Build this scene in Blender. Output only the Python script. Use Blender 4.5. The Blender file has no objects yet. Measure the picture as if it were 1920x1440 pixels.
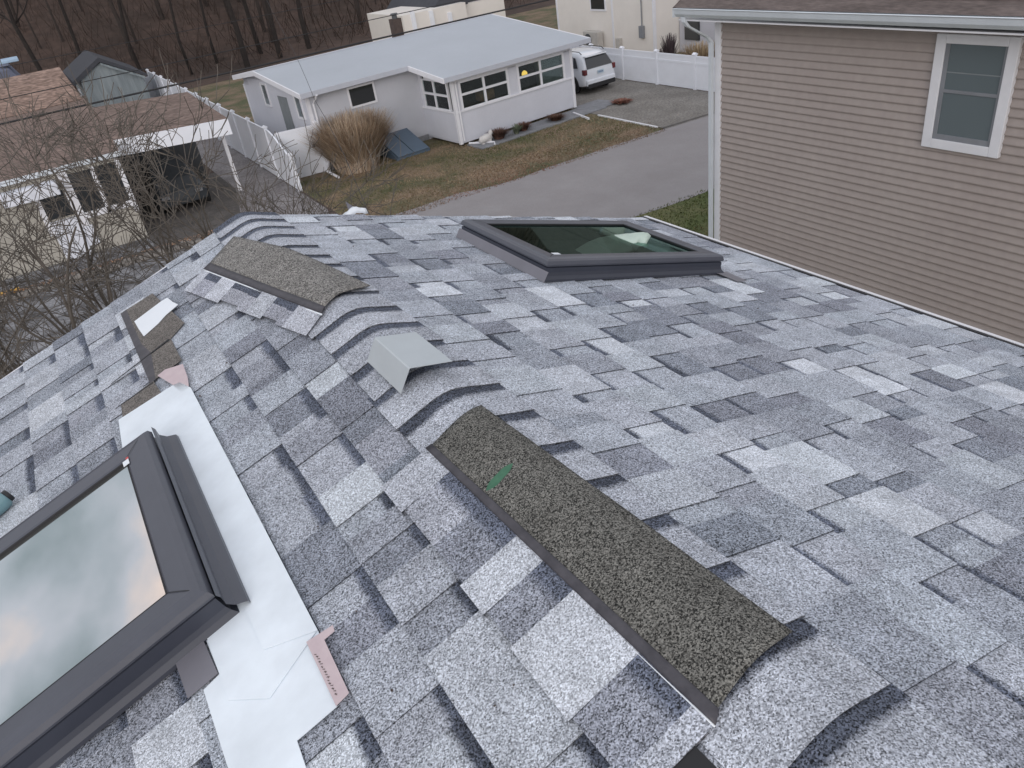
import bpy, math, random
from mathutils import Vector, Matrix, noise
random.seed(7)
SC = bpy.context.scene
COL = SC.collection
V = Vector
# ------------------------------------------------------------------ camera
CAM = V((0, 0, 7.5)); FPX = 1425.22
PITCH, ROLL, YAW = 0.557611441, -0.161751432, 0.472511402
F_ = V((math.sin(YAW)*math.cos(PITCH), math.cos(YAW)*math.cos(PITCH), -math.sin(PITCH)))
R0 = V((math.cos(YAW), -math.sin(YAW), 0)); U0 = R0.cross(F_)
R_ = R0*math.cos(ROLL)+U0*math.sin(ROLL); U_ = -R0*math.sin(ROLL)+U0*math.cos(ROLL)
cd = bpy.data.cameras.new('camera'); cam = bpy.data.objects.new('camera', cd); COL.objects.link(cam)
cd.sensor_width = 36; cd.lens = FPX/1920*36; cd.clip_start = .05; cd.clip_end = 900
m = Matrix((R_, U_, -F_)).transposed().to_4x4(); m.translation = CAM
cam.matrix_world = m; SC.camera = cam

# ------------------------------------------------------------------ helpers
def px(q, n, P):      # meet the sight line of a measured corner with a real plane
    r = (q[0]-960)*R_-(q[1]-720)*U_+FPX*F_; P = V(P); n = V(n)
    return CAM+r*((P-CAM).dot(n)/r.dot(n))
class MB:
    def __init__(s): s.v = []; s.f = []; s.c = []; s.use = False
    def quad(s, *p, col=None):
        n = len(s.v); s.v += [tuple(q) for q in p]; s.f.append(tuple(range(n, n+len(p)))); s.c.append(col)
        if col is not None: s.use = True
    def box(s, a, b, xf=None, col=None):
        (x0, y0, z0), (x1, y1, z1) = a, b
        P = [V(q) for q in ((x0,y0,z0),(x1,y0,z0),(x1,y1,z0),(x0,y1,z0),(x0,y0,z1),(x1,y0,z1),(x1,y1,z1),(x0,y1,z1))]
        if xf: P = [xf(*q) for q in P]
        n = len(s.v); s.v += [tuple(q) for q in P]
        for f in ((0,3,2,1),(4,5,6,7),(0,1,5,4),(1,2,6,5),(2,3,7,6),(3,0,4,7)):
            s.f.append(tuple(n+i for i in f)); s.c.append(col)
        if col is not None: s.use = True
    def grid(s, rows, col=None, closed=False):
        n = len(s.v); w = len(rows[0])
        for r in rows: s.v += [tuple(q) for q in r]
        for i in range(len(rows)-1):
            for j in range(w-1+(1 if closed else 0)):
                k = (j+1) % w
                s.f.append((n+i*w+j, n+i*w+k, n+(i+1)*w+k, n+(i+1)*w+j))
                s.c.append(col(i, j) if callable(col) else col)
        if col is not None: s.use = True
    def tube(s, pts, rad, n=5, col=None, cap=True):
        pts = [V(q) for q in pts]; rows = []
        for i, q in enumerate(pts):
            d = (pts[min(i+1, len(pts)-1)]-pts[max(i-1, 0)]).normalized()
            a = d.orthogonal().normalized() if i == 0 else (a-d*a.dot(d)).normalized()
            b = d.cross(a); r = rad[i] if isinstance(rad, (list, tuple)) else rad
            rows.append([q+a*(r*math.cos(2*math.pi*k/n))+b*(r*math.sin(2*math.pi*k/n)) for k in range(n)])
        st = len(s.v); s.grid(rows, col, closed=True)
        if cap:
            s.f.append(tuple(st+k for k in reversed(range(n)))); s.c.append(col)
            e = st+(len(rows)-1)*n; s.f.append(tuple(e+k for k in range(n))); s.c.append(col)
    def prism(s, poly, a, b, xf):   # poly of (p,q); a..b extrusion; xf(p,q,t)
        n = len(poly); st = len(s.v)
        s.v += [tuple(xf(p, q, a)) for p, q in poly]+[tuple(xf(p, q, b)) for p, q in poly]
        s.f.append(tuple(st+i for i in reversed(range(n)))); s.f.append(tuple(st+n+i for i in range(n))); s.c += [None, None]
        for i in range(n):
            j = (i+1) % n; s.f.append((st+i, st+j, st+n+j, st+n+i)); s.c.append(None)
    def build(s, name, mat, parent=None, bevel=0, smooth=False, solid=0, sub=0, recalc=True):
        me = bpy.data.meshes.new(name); me.from_pydata(s.v, [], s.f); me.update()
        if recalc:
            import bmesh
            bm = bmesh.new(); bm.from_mesh(me); bmesh.ops.recalc_face_normals(bm, faces=bm.faces); bm.to_mesh(me); bm.free()
        if s.use:
            at = me.color_attributes.new('Col', 'FLOAT_COLOR', 'CORNER'); li = 0
            buf = []
            for p, c in zip(me.polygons, s.c):
                c = c or (.5, .5, .5)
                for i_ in range(p.loop_total):
                    q_ = c[i_ % len(c)] if isinstance(c[0], tuple) else c
                    buf += [q_[0], q_[1], q_[2], 1]
            at.data.foreach_set('color', buf)
        me.materials.append(mat)
        if smooth: me.polygons.foreach_set('use_smooth', [True]*len(me.polygons))
        o = bpy.data.objects.new(name, me); COL.objects.link(o)
        if parent: o.parent = parent
        if solid:
            k = o.modifiers.new('t', 'SOLIDIFY'); k.thickness = solid; k.offset = -1
        if bevel:
            k = o.modifiers.new('b', 'BEVEL'); k.width = bevel; k.segments = 2; k.limit_method = 'ANGLE'
        if sub:
            k = o.modifiers.new('s', 'SUBSURF'); k.levels = sub; k.render_levels = sub
        return o
def tag(o, label=None, cat=None, group=None, kind=None):
    if label: o['label'] = label
    if cat: o['category'] = cat
    if group: o['group'] = group
    if kind: o['kind'] = kind
    return o
def thing(name, label, cat, group=None):
    o = bpy.data.objects.new(name, None); COL.objects.link(o); o.empty_display_size = .2
    return tag(o, label, cat, group)

# ------------------------------------------------------------------ materials
def nodes(name):
    m = bpy.data.materials.new(name); m.use_nodes = True; nt = m.node_tree
    return m, nt, nt.nodes['Principled BSDF']
def N(nt, t, **k):
    n = nt.nodes.new(t)
    for a, b in k.items(): setattr(n, a, b)
    return n
def mat(name, col, rough=.6, var=.12, scale=3, bump=0, bscale=40, metal=0, col2=None, detail=5, spec=.5, coat=0, stretch=None, thr=None, var2=0):
    m, nt, b = nodes(name); L = nt.links.new
    tc = N(nt, 'ShaderNodeTexCoord'); src = tc.outputs['Object']
    if stretch:
        mp = N(nt, 'ShaderNodeMapping'); mp.inputs['Scale'].default_value = stretch; L(src, mp.inputs['Vector']); src = mp.outputs['Vector']
    no = N(nt, 'ShaderNodeTexNoise'); no.inputs['Scale'].default_value = scale; no.inputs['Detail'].default_value = detail
    no.inputs['Roughness'].default_value = .65
    L(src, no.inputs['Vector'])
    r = N(nt, 'ShaderNodeValToRGB'); L(no.outputs['Fac'], r.inputs['Fac'])
    lo, hi = thr or (.3, .7)
    r.color_ramp.elements[0].position = lo; r.color_ramp.elements[1].position = hi
    c2 = col2 or tuple(min(1, c*(1+var)) for c in col); c1 = col if col2 else tuple(c*(1-var) for c in col)
    r.color_ramp.elements[0].color = (*c1, 1); r.color_ramp.elements[1].color = (*c2, 1)
    out = r.outputs['Color']
    if var2:   # fine second noise
        n2 = N(nt, 'ShaderNodeTexNoise'); n2.inputs['Scale'].default_value = bscale; n2.inputs['Detail'].default_value = 3; L(src, n2.inputs['Vector'])
        mr = N(nt, 'ShaderNodeMapRange'); mr.inputs['From Min'].default_value = .3; mr.inputs['From Max'].default_value = .7
        mr.inputs['To Min'].default_value = 1-var2; mr.inputs['To Max'].default_value = 1+var2; L(n2.outputs['Fac'], mr.inputs['Value'])
        mx = N(nt, 'ShaderNodeMix', data_type='RGBA', blend_type='MULTIPLY'); mx.inputs[0].default_value = 1
        L(out, mx.inputs[6]); L(mr.outputs['Result'], mx.inputs[7]); out = mx.outputs[2]
    L(out, b.inputs['Base Color'])
    b.inputs['Roughness'].default_value = rough; b.inputs['Metallic'].default_value = metal
    b.inputs['Specular IOR Level'].default_value = spec; b.inputs['Coat Weight'].default_value = coat
    if bump:
        n3 = N(nt, 'ShaderNodeTexNoise'); n3.inputs['Scale'].default_value = bscale; n3.inputs['Detail'].default_value = 4; L(src, n3.inputs['Vector'])
        bp = N(nt, 'ShaderNodeBump'); bp.inputs['Strength'].default_value = .6; bp.inputs['Distance'].default_value = bump
        L(n3.outputs['Fac'], bp.inputs['Height']); L(bp.outputs['Normal'], b.inputs['Normal'])
    return m
def granule(name, base=None, contrast=.95, size=330, warm=0, spec=.25):
    """mineral-granule surface; colour from the face attribute or a constant"""
    m, nt, b = nodes(name); L = nt.links.new
    tc = N(nt, 'ShaderNodeTexCoord')
    if base is None:
        a = N(nt, 'ShaderNodeAttribute', attribute_name='Col'); col = a.outputs['Color']
    else:
        a = N(nt, 'ShaderNodeRGB'); a.outputs[0].default_value = (*base, 1); col = a.outputs[0]
    wn = N(nt, 'ShaderNodeTexNoise'); wn.inputs['Scale'].default_value = size*.6; wn.inputs['Detail'].default_value = 2; L(tc.outputs['Object'], wn.inputs['Vector'])
    vo = N(nt, 'ShaderNodeTexVoronoi'); vo.inputs['Scale'].default_value = size; L(tc.outputs['Object'], vo.inputs['Vector'])
    sp = N(nt, 'ShaderNodeSeparateColor'); L(vo.outputs['Color'], sp.inputs['Color'])
    ad = N(nt, 'ShaderNodeMath', operation='ADD'); L(sp.outputs[0], ad.inputs[0]); L(wn.outputs['Fac'], ad.inputs[1])   # 0..2 mean ~1
    big = N(nt, 'ShaderNodeTexNoise'); big.inputs['Scale'].default_value = 14; big.inputs['Detail'].default_value = 4; L(tc.outputs['Object'], big.inputs['Vector'])
    bm_ = N(nt, 'ShaderNodeMapRange'); bm_.inputs['From Min'].default_value = .3; bm_.inputs['From Max'].default_value = .7; bm_.inputs['To Min'].default_value = .86; bm_.inputs['To Max'].default_value = 1.14
    L(big.outputs['Fac'], bm_.inputs['Value'])
    s1 = N(nt, 'ShaderNodeMath', operation='SUBTRACT'); L(ad.outputs[0], s1.inputs[0]); s1.inputs[1].default_value = 1.0
    # contrast falls with lightness of the tab
    lum = N(nt, 'ShaderNodeRGBToBW'); L(col, lum.inputs[0])
    k = N(nt, 'ShaderNodeMapRange'); k.inputs['From Min'].default_value = .1; k.inputs['From Max'].default_value = .62; k.inputs['To Min'].default_value = 2.0*contrast; k.inputs['To Max'].default_value = .85*contrast
    L(lum.outputs[0], k.inputs['Value'])
    mu = N(nt, 'ShaderNodeMath', operation='MULTIPLY'); L(s1.outputs[0], mu.inputs[0]); L(k.outputs[0], mu.inputs[1])
    a1 = N(nt, 'ShaderNodeMath', operation='ADD'); L(mu.outputs[0], a1.inputs[0]); a1.inputs[1].default_value = 1.0
    cl = N(nt, 'ShaderNodeClamp'); cl.inputs['Min'].default_value = .12; cl.inputs['Max'].default_value = 2.6; L(a1.outputs[0], cl.inputs['Value'])
    m2 = N(nt, 'ShaderNodeMath', operation='MULTIPLY'); L(cl.outputs[0], m2.inputs[0]); L(bm_.outputs[0], m2.inputs[1])
    mx = N(nt, 'ShaderNodeMix', data_type='RGBA', blend_type='MULTIPLY'); mx.inputs[0].default_value = 1
    L(col, mx.inputs[6]); L(m2.outputs[0], mx.inputs[7]); L(mx.outputs[2], b.inputs['Base Color'])
    b.inputs['Roughness'].default_value = .85; b.inputs['Specular IOR Level'].default_value = spec
    bp = N(nt, 'ShaderNodeBump'); bp.inputs['Strength'].default_value = .55; bp.inputs['Distance'].default_value = .0012
    L(ad.outputs[0], bp.inputs['Height']); L(bp.outputs['Normal'], b.inputs['Normal'])
    return m
def attr_mat(name, rough=.8, spec=.2):
    m, nt, b = nodes(name); a = N(nt, 'ShaderNodeAttribute', attribute_name='Col')
    nt.links.new(a.outputs['Color'], b.inputs['Base Color']); b.inputs['Roughness'].default_value = rough; b.inputs['Specular IOR Level'].default_value = spec
    return m
def glass(name, tint=(.02, .03, .03), refl=.06, rough=.03, trans=0., gc=(.92, .97, .98)):
    m, nt, b = nodes(name); L = nt.links.new; out = nt.nodes['Material Output']
    gl = N(nt, 'ShaderNodeBsdfGlossy'); gl.inputs['Roughness'].default_value = rough; gl.inputs['Color'].default_value = (*gc, 1)
    fr = N(nt, 'ShaderNodeFresnel'); fr.inputs['IOR'].default_value = 1.5
    mr = N(nt, 'ShaderNodeMapRange'); mr.inputs['From Min'].default_value = 0.04; mr.inputs['From Max'].default_value = 1; mr.inputs['To Min'].default_value = refl; mr.inputs['To Max'].default_value = 1
    L(fr.outputs[0], mr.inputs['Value'])
    mx = N(nt, 'ShaderNodeMixShader'); L(mr.outputs[0], mx.inputs[0])
    if trans:
        tr = N(nt, 'ShaderNodeBsdfTransparent'); tr.inputs['Color'].default_value = (trans*.92, trans, trans*.97, 1); L(tr.outputs[0], mx.inputs[1])
    else:
        b.inputs['Base Color'].default_value = (*tint, 1); b.inputs['Roughness'].default_value = .3; L(b.outputs[0], mx.inputs[1])
    L(gl.outputs[0], mx.inputs[2]); L(mx.outputs[0], out.inputs['Surface'])
    return m
def emit(name, col, s):
    m, nt, b = nodes(name); b.inputs['Base Color'].default_value = (*col, 1)
    b.inputs['Emission Color'].default_value = (*col, 1); b.inputs['Emission Strength'].default_value = s
    return m
M = dict(
 shingle=granule('asphalt_shingle', contrast=1.05, size=420), cap=granule('cap_shingle', contrast=1.05, size=420),
 olive2=granule('headlap_grey', (.20, .192, .18), .95, 300),
 olive=granule('exposed_headlap', (.118, .115, .104), 1.15, 430), brownpatch=granule('headlap_brown', (.155, .142, .13), .6),
 tar=mat('sealant_band', (.035, .033, .04), .5, .25, 30, .001, 60, col2=(.075, .07, .08)),
 darkroof=mat('underlayment', (.02, .02, .022), .9),
 membrane=mat('membrane_white', (.76, .82, .87), .42, .06, 7, .003, 7, var2=.03),
 film=mat('release_film', (.8, .84, .88), .35, .03, 8),
 pink=mat('pink_liner', (.52, .42, .44), .6, .12, 30, col2=(.58, .48, .49)),
 green=mat('green_mark', (.035, .12, .07), .7, .2, 60, col2=(.06, .17, .10)),
 alu=mat('aluminium_flashing', (.50, .54, .56), .42, .06, 6, metal=.25),
 skyframe=mat('skylight_cladding', (.068, .072, .090), .36, .10, 5, .0002, 80, spec=.6),
 skyface_shaded=mat('skylight_face_shaded', (.036, .040, .056), .45, .1, 5),  # cladding colour darkened to carry the shade of the frame's side faces
 skyflash=mat('flashing_grey', (.20, .195, .22), .45, .08, 5, metal=.1),
 rubber=mat('black_rubber', (.012, .012, .014), .6),
 vinyl=mat('white_vinyl', (.80, .82, .87), .35, .05, 1.2, .0004, 20),
 whitetrim=mat('white_trim', (.76, .76, .79), .4, .04, 4),
 gutterw=mat('gutter_white', (.62, .66, .70), .3, .05, 4),
 taupe=mat('taupe_siding', (.335, .285, .262), .5, .05, .7, .0012, 9, col2=(.368, .318, .292), var2=.05),
 taupetrim=mat('brown_shingles_far', (.085, .066, .06), .85, .25, 6, .003, 40, col2=(.15, .12, .11), stretch=(1, .25, 1), var2=.25),
 whitesiding=mat('white_siding', (.60, .61, .66), .5, .05, .8, .0008, 30, var2=.03),
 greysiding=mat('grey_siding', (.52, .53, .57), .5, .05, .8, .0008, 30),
 flatroof=mat('pale_roof_membrane', (.40, .43, .47), .55, .05, .35, .001, 12, var2=.02),
 fascia=mat('fascia_grey', (.48, .50, .55), .5, .05, 3),
 darkwin=glass('dark_window', (.012, .014, .016), .05), paleglass=glass('pale_window', (.11, .14, .15), .08, .08),
 clearglass=glass('porch_glass', refl=.05, trans=.8), 
 skyglassL=glass('coated_glass', (.045, .055, .055), .52, .02, gc=(1, .97, .94)), skyglassR=glass('skylight_glass', refl=.05, trans=.55, rough=.02, gc=(.6, .9, .8)),
 interior=mat('porch_interior', (.05, .035, .028), .8, .3, 3), blind=mat('blind', (.22, .24, .25), .6),
 lamp=emit('lamp_glow', (1, .60, .12), 1.6), warm=mat('warm_cloth', (.42, .2, .09), .7, .35, 6),
 bulk=mat('slate_blue_steel', (.095, .135, .185), .38, .08, 2, .0006, 15),
 concrete=mat('concrete', (.22, .225, .24), .85, .18, 3, .004, 30, var2=.15),
 asphalt=mat('road_asphalt', (.235, .218, .218), .9, .1, .5, .004, 60, col2=(.285, .27, .272), var2=.12),
 gravel=mat('gravel_drive', (.15, .138, .125), .95, .25, .8, .01, 14, col2=(.25, .235, .215), var2=.35),
 gravelL=mat('gravel_yard', (.07, .066, .066), .95, .25, 1.6, .02, 9, col2=(.24, .24, .25), thr=(.38, .62), var2=.4),
 fencegravel=mat('side_yard_gravel', (.15, .135, .135), .95, .25, 1.2, .02, 14, col2=(.27, .255, .255), var2=.35),
 asphaltdark=mat('dark_drive', (.055, .050, .046), .9, .25, 1.5, .01, 20, col2=(.12, .108, .10), var2=.3),
 leaflitter=mat('leaf_litter', (.045, .030, .023), .95, .25, .12, .03, 1.5, col2=(.098, .062, .048), var2=.25),
 lawn=mat('lawn_soil', (.085, .09, .042), .95, .25, .55, .02, 12, col2=(.21, .15, .10), thr=(.4, .6), var2=.3),
 lawng=mat('lawn_soil_green', (.07, .09, .025), .95, .25, .9, .02, 12, col2=(.12, .12, .05), thr=(.4, .6), var2=.3),
 blades=attr_mat('grass_blades'), straw=attr_mat('straw_blades', .7),
 bark=mat('bark', (.07, .06, .05), .9, .3, 5, .003, 40, col2=(.15, .13, .11)),
 barkdark=mat('bark_dark', (.016, .012, .011), .95, .3, 4, col2=(.03, .024, .021)),
 twig=mat('far_twigs', (.035, .027, .024), .95, .3, 2, col2=(.055, .043, .038)),
 carpaint=mat('car_paint_white', (.70, .73, .78), .18, .02, 2, coat=.6), cardark=glass('car_glass', (.008, .010, .014), .02),
 tyre=mat('tyre', (.012, .012, .013), .85), rim=mat('rim', (.35, .36, .38), .3, metal=.7), red=mat('tail_light', (.11, .010, .012), .2, coat=.5),
 plate=mat('plate', (.45, .55, .62), .4), blue=mat('plate_blue', (.04, .09, .25), .4), blackp=mat('black_plastic', (.02, .02, .022), .5),
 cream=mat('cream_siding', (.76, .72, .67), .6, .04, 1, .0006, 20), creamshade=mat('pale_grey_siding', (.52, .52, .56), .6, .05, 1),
 acgrey=mat('ac_casing', (.48, .46, .43), .5), darkgrey=mat('dark_grey', (.08, .085, .09), .6), midgrey=mat('meter_grey', (.22, .23, .25), .5),
 brownroof=mat('brown_roof', (.11, .078, .064), .9, .2, 2.2, .012, 9, col2=(.21, .152, .128), var2=.45, stretch=(.6, 2.2, 1)),
 brownroof2=mat('brown_roof_pale', (.16, .11, .088), .9, .2, 2.2, .012, 9, col2=(.29, .205, .168), var2=.45, stretch=(.6, 2.2, 1)),
 stucco=mat('cream_stucco', (.36, .34, .30), .9, .15, 3, .006, 20, col2=(.46, .435, .38), var2=.12),
 shed=mat('weathered_shed', (.17, .20, .215), .85, .15, 1.3, .01, 6, col2=(.30, .34, .35), stretch=(3, 3, .4)), shedroof=mat('dark_shed_roof', (.055, .058, .068), .8),
 bluetarp=mat('blue_grey_tarp', (.12, .135, .19), .6, .2, 1), bluelt=mat('light_blue_plastic', (.35, .48, .62), .5),
 chimney=mat('chimney_brick', (.07, .05, .042), .9, .25, 8, var2=.2), 
 shrub=attr_mat('shrub_leaves'), stone=mat('edging_stone', (.13, .12, .11), .95, .3, 5, .02, 18, col2=(.28, .26, .24), var2=.3),
 leaves=attr_mat('fallen_leaves'), pot=mat('white_ceramic', (.58, .56, .54), .6, .1, 8, .004, 25), tan=mat('carved_post', (.22, .18, .15), .8),
 wire=mat('wire_black', (.018, .018, .02), .6), teal=mat('teal_plastic', (.17, .30, .33), .35, .08, 6, coat=.3),
 whitebox=mat('white_awning', (.72, .74, .80), .5), pinkred=mat('sticker_red', (.5, .06, .06), .5), boatyellow=mat('yellow_toy', (.5, .28, .05), .5),
 ourwall=mat('house_wall', (.45, .46, .48), .7), tarpgreen=mat('covered_car_grey', (.035, .04, .045), .5, .25, 2),
 drywall=mat('well_lining', (.018, .034, .029), .7), wellpale=mat('well_pale', (.50, .60, .52), .7, .12, 9, .004, 12),
)

# ------------------------------------------------------------------ our roof
X0, ZR, T = .6046, 6.47, .32
CS = math.cos(math.atan(T)); SN = math.sin(math.atan(T)); YR = 3.6; YB = -3.4
SE_R, SE_L = 2.455, 2.72
def surf(s, y, off=0., r=0.):
    """point at signed slope distance s from the ridge (left negative), off above the deck"""
    dx = s*CS; a = math.sqrt(dx*dx+r*r); z = ZR-T*a
    g = -T*(dx/a if a > 1e-9 else 0); n = V((-g, 0, 1)).normalized()
    return V((X0+dx, y, z))+n*off
def drape(quadpts, off, nu=14, nv=10, r=.045, wob=0.0, seed=0, bow=.008):
    """grid over the roof from four (s,y) corners a,b,c,d (a-b one side, d-c the other)"""
    a, b, c, d = quadpts; rows = []
    for i in range(nu+1):
        u = i/nu; row = []
        for j in range(nv+1):
            v = j/nv
            s = (a[0]*(1-u)+b[0]*u)*(1-v)+(d[0]*(1-u)+c[0]*u)*v
            y = (a[1]*(1-u)+b[1]*u)*(1-v)+(d[1]*(1-u)+c[1]*u)*v
            o = off(u, v) if callable(off) else off
            o += bow*math.exp(-(s/.08)**2)
            if wob: o += wob*noise.noise(V((s*6+seed, y*6, seed)))
            row.append(surf(s, y, o, r))
        rows.append(row)
    return rows
house = thing('grey_shingled_house', 'grey shingled roof filling the foreground, under the skylights and ridge caps', 'house')
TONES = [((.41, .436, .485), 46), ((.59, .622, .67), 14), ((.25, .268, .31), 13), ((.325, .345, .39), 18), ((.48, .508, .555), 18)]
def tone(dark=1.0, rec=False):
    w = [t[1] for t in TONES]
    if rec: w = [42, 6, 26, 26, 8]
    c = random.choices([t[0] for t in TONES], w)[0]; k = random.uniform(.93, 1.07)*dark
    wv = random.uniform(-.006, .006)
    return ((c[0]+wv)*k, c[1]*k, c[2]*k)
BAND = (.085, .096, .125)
def mixc(a, b, t): return tuple(x*(1-t)+y*t for x, y in zip(a, b))
def scl(c, k): return tuple(x*k for x in c)
def slope(side, s_first, s_end, dark, name):
    mb = MB(); lines = []; s = s_first
    while s < s_end-.03: lines.append(s); s += .143
    lines.append(s_end)
    prev = 0.02
    for sb in lines:
        top = prev; prev = sb
        y = YB-random.uniform(0, .2); tooth = random.random() < .5
        segs = []
        while y < YR:
            w = random.choice([.09, .115, .14, .165, .2] if tooth else [.06, .09, .12, .15]) * random.uniform(.85, 1.15)
            y1 = min(y+w, YR)
            if YR-y1 < .04: y1 = YR
            segs.append((y, y1, tooth)); y = y1
            tooth = (not tooth) if random.random() < .82 else tooth
        shj = 0; nextj = YB
        for (ya, yb, th) in segs:
            if ya > nextj: shj = random.uniform(-.0022, .0022); nextj = ya+1.0
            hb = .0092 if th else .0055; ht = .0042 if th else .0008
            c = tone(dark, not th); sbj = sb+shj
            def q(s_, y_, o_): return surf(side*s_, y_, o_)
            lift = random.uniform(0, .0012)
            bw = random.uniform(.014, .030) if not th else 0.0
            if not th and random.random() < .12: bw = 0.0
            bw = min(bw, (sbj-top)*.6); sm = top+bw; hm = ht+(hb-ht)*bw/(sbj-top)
            if bw > 0:
                # soft lower edge of the darker granule band (two-tone granule blend of the product)
                n = max(2, int((yb-ya)/.02)); ys = [ya+(yb-ya)*i/n for i in range(n+1)]
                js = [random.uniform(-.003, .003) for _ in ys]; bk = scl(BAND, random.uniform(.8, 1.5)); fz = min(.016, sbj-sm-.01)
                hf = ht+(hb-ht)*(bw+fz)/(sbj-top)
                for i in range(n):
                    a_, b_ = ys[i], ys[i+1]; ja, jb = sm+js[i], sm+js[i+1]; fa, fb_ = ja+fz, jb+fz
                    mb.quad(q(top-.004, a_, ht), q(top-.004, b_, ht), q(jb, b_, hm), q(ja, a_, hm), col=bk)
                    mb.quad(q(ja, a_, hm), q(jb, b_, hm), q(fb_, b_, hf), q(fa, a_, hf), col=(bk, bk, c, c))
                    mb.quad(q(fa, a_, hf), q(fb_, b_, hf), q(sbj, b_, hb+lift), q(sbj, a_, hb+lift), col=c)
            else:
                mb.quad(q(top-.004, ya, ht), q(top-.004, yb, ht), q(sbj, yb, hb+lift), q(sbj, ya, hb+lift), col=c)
            dk = tuple(v*.35 for v in c)
            mb.quad(q(sbj, ya, hb+lift), q(sbj, yb, hb+lift), q(sbj-.001, yb, -.001), q(sbj-.001, ya, -.001), col=dk)
            if th:
                for ye in (ya, yb):
                    mb.quad(q(top, ye, ht), q(sbj, ye, hb+lift), q(sbj, ye, -.001), q(top, ye, -.002), col=dk)
    return mb.build(name, M['shingle'], house, recalc=False)
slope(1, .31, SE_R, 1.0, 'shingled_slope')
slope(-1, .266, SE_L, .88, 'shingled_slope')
dk = MB()   # deck under the shingles
for sd, se in ((1, SE_R), (-1, SE_L)):
    rows = [[surf(sd*s_, y_, -.004) for s_ in (0, se-.01)] for y_ in (YB, YR-.008)]
    dk.grid(rows)
    rows = [[surf(sd*s_, y_, -.03) for s_ in (0, se-.01)] for y_ in (YB, YR-.008)]
    dk.grid(rows); dk.quad(surf(0, YR-.008, -.004), surf(sd*(se-.01), YR-.008, -.004), surf(sd*(se-.01), YR-.008, -.03), surf(0, YR-.008, -.03))
dk.build('roof_deck', M['darkroof'], house)
tr = MB()   # rake trim at the far gable
for sd, se in ((1, SE_R), (-1, SE_L)):
    tr.grid([[surf(sd*s_, YR+.002, o) for s_ in (0, se)] for o in (-.001, -.14)]); tr.grid([[surf(sd*s_, y_, -.001) for s_ in (0, se)] for y_ in (YR-.01, YR+.02)])
    tr.grid([[surf(sd*s_, YR+.02, o) for s_ in (0, se)] for o in (-.001, -.14)])
tr.build('rake_trim', M['whitetrim'], house)
g = MB(); g.grid([[surf(SE_R+a, y_, o) for a, o in ((-.004, .0115), (.022, .0120), (.022, -.05), (-.004, -.05))] for y_ in (YB, YR+.02)], closed=True); g.build('eave_underlay_edge', M['rubber'], house)
g = MB(); g.grid([[surf(SE_R+a, y_, o) for a, o in ((.023, .014), (.048, .016), (.051, .006), (.051, -.09), (.023, -.09))] for y_ in (YB, YR+.02)], closed=True); g.build('drip_edge', M['whitetrim'], house)
g = MB(); g.grid([[surf(-SE_L-a, y_, o) for a, o in ((0, .004), (.12, .006), (.12, -.09), (0, -.09))] for y_ in (YB, YR+.02)], closed=True); g.build('eave_gutter', M['gutterw'], house)
w = MB(); xl, xr = X0-(SE_L-.25)*CS, X0+(SE_R-.2)*CS
zl, zr_ = ZR-T*(X0-xl)-.06, ZR-T*(xr-X0)-.06
w.prism([(xl, 0), (xr, 0), (xr, zr_), (X0, ZR-.06), (xl, zl)], YB+.3, YR-.25, lambda p, q, t: V((p, t, q)))
ow = w.build('wall', M['ourwall'], house)
# openings through the roof for the right skylight are filled by its own well

# ridge caps, one part each, every butt edge towards the camera
capy = [-3.3+.165*i for i in range(22)]
capy = [y for y in capy if y < .3]+[.385, .55, .715, .88, 1.045, 1.21, 1.375, 1.55, 1.715, 1.885, 2.05, 2.206, 2.38, 2.55, 2.72, 2.85, 3.0, 3.18, 3.33, 3.47]
def capstrip(y0, y1, c, hw=.152):
    mb = MB(); n = 18; hwl = hw+random.uniform(-.006, .006); hwr = hw+random.uniform(-.004, .006)
    sk = random.uniform(-.006, .006)
    def P(j, y, o): 
        s = -hwl+(hwl+hwr)*j/n
        bow = .0075*math.exp(-(s/.08)**2)
        return surf(s, y+sk*s/.15, o+bow, .045)
    yb0 = y1-.03-random.uniform(-.004, .010); rows = []
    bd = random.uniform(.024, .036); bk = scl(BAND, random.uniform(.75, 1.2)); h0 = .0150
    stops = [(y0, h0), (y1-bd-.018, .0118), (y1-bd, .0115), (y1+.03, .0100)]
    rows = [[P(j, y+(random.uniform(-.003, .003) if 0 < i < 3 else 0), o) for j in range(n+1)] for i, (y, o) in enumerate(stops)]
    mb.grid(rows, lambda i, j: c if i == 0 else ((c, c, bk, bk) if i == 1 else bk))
    dkc = scl(c, .3)
    mb.grid([[P(j, y0, h0) for j in range(n+1)], [P(j, y0+.001, .009) for j in range(n+1)]], dkc)
    for j in (0, n):
        mb.quad(P(j, y0, h0), P(j, y1+.03, .0105), P(j, y1+.03, .002), P(j, y0, .002), col=dkc)
    o = mb.build('ridge_cap', M['cap'], house, recalc=False); return o
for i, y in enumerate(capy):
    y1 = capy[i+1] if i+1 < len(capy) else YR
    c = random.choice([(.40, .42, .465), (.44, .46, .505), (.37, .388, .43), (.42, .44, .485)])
    capstrip(y, y1, c)

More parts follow.
